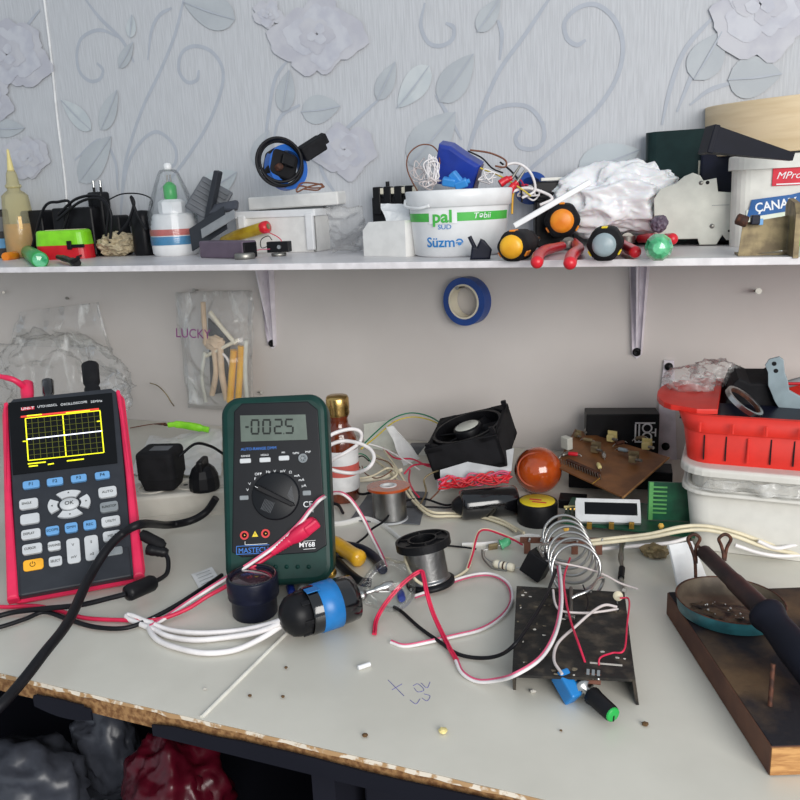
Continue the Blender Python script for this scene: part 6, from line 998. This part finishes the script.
# standing screw post and disc part on heat sink corner
p0, p1 = D(621, 578, .004), D(623, 538, .014); A = axf(p0, p1); k = pm(p0); t = thing('probe_clip', 'metal test clip with a black collar standing behind the heat sink', 'clip', p0); part(t, 'stem', B(m='steel').cyl(D(624, 590, .003), p0, 2*k, n=10)); part(t, 'collar', B(m='black').cyl(p0, D(622, 568, .007), 3.2*k, n=14)); part(t, 'jaw', B(m='dull_steel').tube([D(622, 568, .007), D(621, 555, .010), p1], [3.5*k, 5*k, 4*k, 5.5*k], 8, flat=.6))
P = D(618, 596, .026); k = pm(P); t = thing('ceramic_disc', 'small pinkish disc component at the top right corner of the heat sink', 'disc', P); part(t, 'disc', B(m='wire_cream').lathe([(0, -1.5*k), (4.6*k, -1.2*k), (5*k, 0), (4.6*k, 1.2*k), (0, 1.5*k)], axf(P, P+(CP-P)), 20)); part(t, 'lead', B(m='steel').tube([at(617, 600, P), at(618, 608, P), D(618, 609, .021)], .0006))
# wires around relay, coil, potentiometer
for L, r, m, lb in (([(472, 553, 4), (468, 568, 3), (456, 577, 3), (440, 583, 3), (428, 586, 4), (416, 580, 16), (408, 568, 22), (405, 556, 26), (409, 549, 30), (416, 549, 30), (417, 555, 28), (410, 561, 24), (398, 562, 10), (385, 558, 4), (368, 556, 4)], 1.4, 'wire_cream', 'cream wire curling round the black reel to a small loop'),
 ([(541, 560, 18), (560, 563, 28), (585, 568, 24), (605, 575, 16), (620, 583, 10), (638, 589, 6)], .9, 'wire_dusty', 'thin pale wire running right from the coil to the screw clip'), ([(553, 590, 26), (555, 603, 26), (562, 611, 24), (585, 613, 22), (605, 611, 22), (617, 609, 22)], 1.0, 'wire_dusty', 'greyish wire crossing the heat sink to the ceramic disc'),
 ([(617, 607, 24), (605, 605, 26), (592, 612, 26), (575, 627, 24), (558, 643, 24), (554, 660, 24), (562, 674, 22)], 1.1, 'wire_dusty', 'pale wire looping across the heat sink to the blue cap'), ([(570, 558, 24), (564, 578, 26), (566, 600, 26), (571, 622, 26), (579, 645, 26), (588, 671, 16)], .9, 'wire_red', 'thin red wire running down the heat sink to the potentiometer'),
 ([(620, 598, 27), (629, 600, 28), (627, 625, 26), (624, 650, 26), (612, 653, 24), (600, 658, 24), (599, 668, 18)], .7, 'wire_red', 'thin red wire squared round the right side of the heat sink'), ([(394, 607, 2), (402, 612, 3), (420, 628, 3), (440, 642, 3), (458, 654, 3), (480, 658, 3), (500, 655, 10), (516, 643, 24), (532, 620, 25), (546, 596, 26), (556, 570, 22)], 1.5, 'wire_black', 'black wire curving from the bulb across the heat sink to the coil'),
 ([(482, 550, 6), (483, 558, 4), (492, 568, 3), (507, 571, 3)], .8, 'dull_steel', 'bare wire looping round the resistor'), ([(440, 545, 2), (462, 547, 2), (476, 549, 4)], 1.0, 'wire_black', 'black stub soldered left of the green LED'), ([(583, 585, 22), (588, 600, 24), (586, 610, 24)], .6, 'wire_black', 'thin black wire end beneath the coil')): wire(lb, L, r, m)
twin('red and white wire bent over the black reel and down to a white loop', [(374, 634, 2), (376, 620, 4), (384, 605, 12), (397, 589, 22), (410, 577, 30), (421, 571, 34), (424, 577, 32), (427, 592, 26), (433, 612, 14), (441, 630, 6), (450, 648, 4), (457, 660, 3)], 1.15, 'wire_red', 'wire_red', r2=.8)
twin('red and white twin wire running from the bench front up across the heat sink', [(457, 660, 3), (463, 672, 3), (477, 680, 3), (497, 679, 10), (516, 673, 24), (540, 657, 25), (554, 634, 26), (560, 608, 26), (560, 585, 26), (558, 566, 24)], 1.25, 'wire_white', 'wire_pink')
twin('red and white twin wire making the wide loop right of the reel', [(391, 641, 2), (405, 645, 2), (428, 641, 3), (455, 635, 3), (482, 628, 3), (502, 615, 3), (511, 600, 3), (508, 585, 3), (495, 576, 3), (478, 575, 3), (455, 581, 3), (432, 591, 3), (415, 597, 4)], 1.2, 'wire_white', 'wire_pink')
twin('red and white wire rising to the green LED from below', [(467, 568, 4), (472, 553, 8), (475, 540, 14), (479, 531, 16), (487, 529, 14), (500, 533, 12), (514, 539, 10), (523, 544, 8)], 1.0, 'wire_red', 'wire_cream')
# cables at right, in front of the tub
for L, b_, m, lb in (([(590, 541), (615, 538), (650, 534), (680, 527), (705, 526), (735, 532), (770, 544), (812, 552)], 560, 'wire_cream', 'long cream flat cable running along the front of the white tub'), ([(592, 544), (620, 541), (652, 537), (682, 531), (706, 530), (734, 536), (768, 548), (812, 556)], 562, 'wire_cream', 'second cream cable lying just under the long one before the white tub'), ([(735, 545), (760, 553), (785, 556), (815, 553)], 562, 'wire_white', 'white cable lying behind the soldering iron'), ([(758, 541), (775, 548), (790, 546), (815, 541)], 563, 'wire_white', 'short white cable end at the right beside the white tub'), ([(600, 549), (635, 546), (668, 543), (688, 538)], 554, 'wire_white', 'pale cable lying flat before the display board')):
    pts = []
    for x, y in L:
        p = at(x, y, D(x, b_)); p.z = max(p.z, Z0+.0022); pts.append(p)
    solo('cable', lb, 'cable', B(m=m).tube(pts, .0019, 8, 7))
P = D(655, 552, .004); solo('dried_flower', 'brown crumpled scrap lying in front of the display board', 'scrap', B(m='old_brass').crumple((P.x, P.y, Z0+.005), (.012, .010, .006), .35, 2.5, 4, 3, Z0+.0004))
# potentiometer
P = D(584, 694, .0); k = pm(P); a = D(586, 690, .011); c = D(611, 713, .009); A = axf(a, c); t = thing('potentiometer', 'potentiometer with black knob and green tip in front of the heat sink', 'potentiometer', V((a.x, a.y, Z0)))
part(t, 'body', B(A, 'steel').lathe([(8*k, -9*k), (9.5*k, -8*k), (9.5*k, 0), (4*k, .5*k), (4*k, 6*k), (0, 6*k)], n=24)); part(t, 'shaft', B(A, 'steel').cyl((0, 0, 0), (0, 0, 10*k), 2.5*k, n=12)); L = (c-a).length
part(t, 'knob', B(A, 'black').lathe([(8.2*k, 8*k), (9*k, 9*k), (8*k, 16*k), (7.6*k, L+1*k), (7*k, L+2*k)], n=36, flut=(18, .04))); part(t, 'knob_tip', B(A, 'green').lathe([(7.2*k, L+1.6*k), (7*k, L+3.4*k), (6*k, L+4*k), (0, L+4*k)], n=28).mat('black').box((0, 3.4*k, L+4.1*k), (1.6*k, 6*k, .4*k)), 'green tip')
q = fr(at(593, 679, D(593, 706)), .1, .6); part(t, 'terminal_board', B(q, 'phenolic').box((0, 0, 0), (15*k, 10*k, 1.6*k)), 'brown terminal board')
for x in (-5, 0, 5): part(t, 'terminal', B(q, 'steel').box((x*k, 5*k, 1.2*k), (3*k, 8*k, 1*k), .3*k).ball((x*k, 0, 1.4*k), 1.8*k, n=10))
a, c = at(560, 675, D(560, 699)), at(573, 698, D(573, 707)); A = axf(a, c); solo('blue_sleeve', 'blue flattened sleeve beside the potentiometer', 'sleeve', B(A, 'sky_blue').mat('logo_blue').box((0, 0, (c-a).length/2), (.009, .014, (c-a).length+.003), .0015))
# ---- soldering stand and iron
q0, q1 = D(667, 592, .020), D(771, 747, .020); u = (q1-q0).normalized(); n_ = V((-u.y, u.x, 0)); L = (q1-q0).length; wd = .112; A = MX.Translation(V((q0.x, q0.y, Z0))) @ MX((u, n_, UP)).transposed().to_4x4()
t = thing('soldering_stand', 'scorched wooden soldering stand with a tin of rosin and wire iron rests', 'stand', A); part(t, 'board', B(A, 'board_side').box((L/2, wd/2, .010), (L, wd, .0195), .0008)); part(t, 'scorched_top', B(A, 'board_wood').box((L/2, wd/2, .0200), (L-.002, wd-.002, .0008)), 'scorched grimy upper face'); part(t, 'end_grain', B(A, 'board_end').box((L+.0002, wd/2, .0102), (.0008, wd-.001, .0185)), 'pale sawn end')
Pc = D(729, 612, .021); k = pm(Pc); M = fr(Pc, 0, -.03, .02); part(t, 'tin', B(M, 'tin_teal').lathe([(46*k, 0), (49*k, 1*k), (51*k, 14*k)], n=56, cap=False).mat('rust').lathe([(51*k, 13.6*k), (52*k, 14.5*k), (51*k, 15*k), (50*k, 14*k), (47*k, 4*k)], n=56, cap=False).mat('tin_in').lathe([(50*k, 14*k), (46*k, 3*k), (30*k, 1.6*k), (0, 1.5*k)], n=56, cap=False), 'shallow teal tin')
b = B(M, 'slag').crumple((2*k, -12*k, 3*k), (36*k, 22*k, 4*k), .3, 2.2, 3, 4, 2*k).mat('steel')
R = random.Random(8)
for i in range(18): x, y = R.uniform(-26, 28), R.uniform(-24, 4); b.ball((x*k, y*k, 7*k), R.uniform(.5, 1.5)*k, n=8)
part(t, 'rosin', b, 'dark rosin lump with solder beads', 'stuff')
def rest(x, y, tx, ty, base): 
    p = D(*base, .021); T_ = at(tx, ty, p); l = pm(p); w_ = CR*6*l
    part(t, 'wire_rest', B(m='rust').tube([p, p.lerp(T_, .55), T_-w_*.5+V((0, 0, -10*l)), T_-w_+V((0, 0, -2*l)), T_+V((0, 0, 3*l)), T_+w_+V((0, 0, -2*l)), T_+w_*.4+V((0, 0, -12*l)), p.lerp(T_, .5)+w_*.2], 1.7*l, 8))
rest(0, 0, 694, 537, (696, 590)); rest(0, 0, 725, 537, (722, 584)); p = D(770, 706, .021); T_ = at(773, 664, p); part(t, 'wire_post', B(m='rust').tube([p, p.lerp(T_, .6), T_], .0015, 8))
# iron
ih = pm(D(720, 585)); I0 = at(704, 552, D(709, 590, .021)); I1 = at(765, 612, D(765, 660, .021)+V((0, 0, .0))); I2 = at(830, 692, D(800, 720, .021)); ax_ = (I1-I0).normalized(); A = axf(I0, I1); L = (I1-I0).length; k = pm(I0)
t = thing('soldering_iron', 'soldering iron with dark handle resting across the wooden stand', 'soldering iron', I0)
part(t, 'tip', B(A, 'rust').lathe([(0, -16*k), (1.6*k, -14*k), (2.4*k, -2*k), (3.4*k, 0), (3.6*k, 3*k)], n=14)); part(t, 'barrel', B(A, 'iron_barrel').lathe([(6.5*k, 0), (7.6*k, 1*k), (7.8*k, L*.5), (8.6*k, L*.55), (9*k, L)], n=28))
for i in range(4): part(t, 'vent_hole', B(A @ MX.Rotation(1.2, 4, 'Z'), 'black').lathe([(1.4*k, 0), (0, .0002)], MX.Translation((8.7*k, 0, L*(.62+.09*i))) @ MX.Rotation(PI/2, 4, 'Y'), 10))
LH = (I2-I1).length; A = axf(I1, I2); part(t, 'handle', B(A, 'lid_navy').lathe([(9*k, -2*k), (14.5*k, 0), (15.5*k, 3*k), (14.5*k, 8*k), (12.5*k, 14*k), (13*k, 26*k), (14.5*k, 44*k), (14.5*k, LH*.9), (11*k, LH)], n=32))
# white card behind the iron
q = D(690, 586, .001); solo('plastic_card', 'white curved plastic piece standing behind the soldering stand', 'plastic', B(m='white').sheet(D(679, 588, .0), D(707, 577, .0), at(692, 541, q), at(669, 545, q), 8, 8, .001, 20, 2, .002, bulge=.003))
# ---- hanging bag of sticks
y = 1.03
t = thing('hanging_bag', 'clear plastic bag of sticks hanging on a nail under the shelf', 'bag', Y(200, 290, WY-.004))
part(t, 'film', B(m='film').sheet(*[Y(*c, .995) for c in ((188, 404), (253, 408), (254, 291), (174, 293))], 40, 46, .006, 18, 3, .0003, bulge=.022, smooth=True)); part(t, 'back_film', B(m='film').sheet(*[Y(*c, 1.036) for c in ((188, 408), (251, 412), (252, 290), (176, 292))], 10, 10, .002, 22, 5, .0003, smooth=True))
def lucky(s_, px, py, h): q = Y(px, py, .954); l = pm(q); return B(m='ink_purple').text(s_, h*l*1.4, M=MX.Translation(q) @ MX.Rotation(facing(q)*.5, 4, 'Z') @ MX.Rotation(PI/2, 4, 'X') @ MX.Rotation(-.08, 4, 'Z'), sx=.85)
b = lucky('LUCKY', 193, 334, 9.5); part(t, 'lettering', b, 'purple printed word')
for L, r, m, nm, lb in (([(203, 302), (204, 320), (206, 344)], .004, 'stick', 'stick', 'beige wooden stick end at the top of the hanging bag'), ([(214, 350), (216, 372), (212, 395)], .0045, 'stick', 'stick', 'beige rod curving down in the middle of the bag'), ([(220, 345), (222, 375), (227, 400)], .005, 'stick', 'stick', 'thickest beige rod in the bag'),
     ([(205, 352), (202, 378), (206, 402)], .003, 'breaker', 'stick', 'pale greenish strip at the left in the bag'), ([(246, 340), (245, 370), (247, 400)], .0035, 'breaker', 'stick', 'pale strip at the right edge of the bag'), ([(206, 356), (222, 348), (238, 340)], .003, 'cream', 'cable_tie', 'cream strap crossing the bag diagonally'), ([(210, 312), (222, 328), (236, 344)], .0035, 'cream', 'cable_tie', 'pale strap in the upper part of the bag'),
     ([(234, 350), (232, 375), (230, 402)], .0055, 'yellow', 'pencil', 'yellow tube at the front of the bag'), ([(241, 346), (240, 372), (238, 404)], .005, 'yellow', 'pencil', 'second yellow tube just right of the first'), ([(216, 348), (228, 360), (232, 380)], .002, 'wire_white', 'bag_wire', 'thin white wire inside the bag')):
    solo(nm, lb, 'stick' if nm in ('stick', 'pencil') else 'strap', B(m=m).tube([Y(px, py, 1.015 if m != 'yellow' else 1.012) for px, py in L], r, 10))
solo('grey_strip', 'dark grey flat slat inside the hanging bag', 'slat', B(m='charcoal').sheet(*[Y(*q, 1.026) for q in ((211, 395), (226, 392), (230, 340), (208, 318))], 4, 6, .001, 10, 1, .003))
solo('tan_wrap', 'tan crumpled wrapper in the middle of the hanging bag', 'wrapper', B(m='stick').crumple(tuple(Y(214, 343, 1.016)), (.018, .008, .011), .3, 2, 6, 3))
# clear film bag at left
q = Y(58, 384, .985); solo('film_bag', 'large crumpled clear plastic bag lying against the wall behind the oscilloscope', 'bag', B(m='film').crumple((q.x, .985, q.z), (.135, .044, .085), .22, 1.7, 21, 5, Z0+.001, smooth=True, pers=.45))
solo('film_bag', 'upper loose flap of clear plastic film on the wall above the oscilloscope', 'bag', B(m='film').sheet(*[Y(*q, 1.025) for q in ((10, 345), (112, 350), (100, 302), (18, 312))], 30, 20, .008, 14, 4, .0004, bulge=.008, smooth=True))
# ---- under the bench, bags darkened in colour to stand for shade
def under(px, py, y): return Y(px, py, y)
c = under(178, 798, .60); solo('red_bag', 'crumpled red carrier bag, darkened for shade, under the bench', 'bag', B(m='bag_red_shaded').crumple(tuple(c), (.062, .05, .074), .17, 1.15, 3, 5, .369, smooth=True, pers=.45).crumple((c.x, c.y, .44), (.06, .05, .07), .2, 1.5, 4, 4, .3685, smooth=True))
c = under(45, 858, .60); solo('shaded_bag', 'crumpled white plastic bag, coloured grey for shade, under the bench at the left corner', 'bag', B(m='bag_shade_grey').crumple(tuple(c), (.070, .05, .052), .17, 1.2, 8, 5, .369, smooth=True, pers=.45).crumple((c.x, c.y, .42), (.07, .05, .06), .2, 1.5, 9, 4, .3685, smooth=True))
c = under(122, 862, .68); solo('shaded_bag', 'second plastic bag, coloured grey for shade, under the bench beside the red one', 'bag', B(m='bag_shade_grey').crumple(tuple(c), (.048, .03, .05), .17, 1.2, 12, 4, .369, smooth=True).crumple((c.x, c.y, .42), (.05, .03, .06), .2, 1.5, 13, 4, .3685, smooth=True))
# ============================================================ LIGHT
w = bpy.data.worlds.new('daylight'); sc.world = w; w.use_nodes = True
bg = w.node_tree.nodes['Background']; bg.inputs[0].default_value = (.80, .90, 1.0, 1); bg.inputs[1].default_value = WORLD
def area(name, loc, tgt, sx, sy, e, c):
    l = bpy.data.lights.new(name, 'AREA'); l.shape = 'RECTANGLE'; l.size = sx; l.size_y = sy; l.energy = e; l.color = c
    o = bpy.data.objects.new(name, l); COL.objects.link(o); o.location = loc; o.rotation_euler = (V(tgt)-V(loc)).to_track_quat('-Z', 'Y').to_euler(); return o
area('window_daylight', (1.15, -.95, Z0+.75), (-.3, .9, Z0+.15), 1.5, 1.1, KEY, (1, .97, .93))
sc.view_settings.view_transform = 'Standard'; sc.view_settings.look = 'None'; sc.view_settings.gamma = 1; sc.view_settings.use_curve_mapping = False
sc.view_settings.exposure = 0.0
sc.cycles.use_denoising = True; sc.cycles.max_bounces = 8; sc.cycles.transparent_max_bounces = 24; sc.cycles.sample_clamp_indirect = 6; sc.cycles.caustics_refractive = False; sc.cycles.caustics_reflective = False
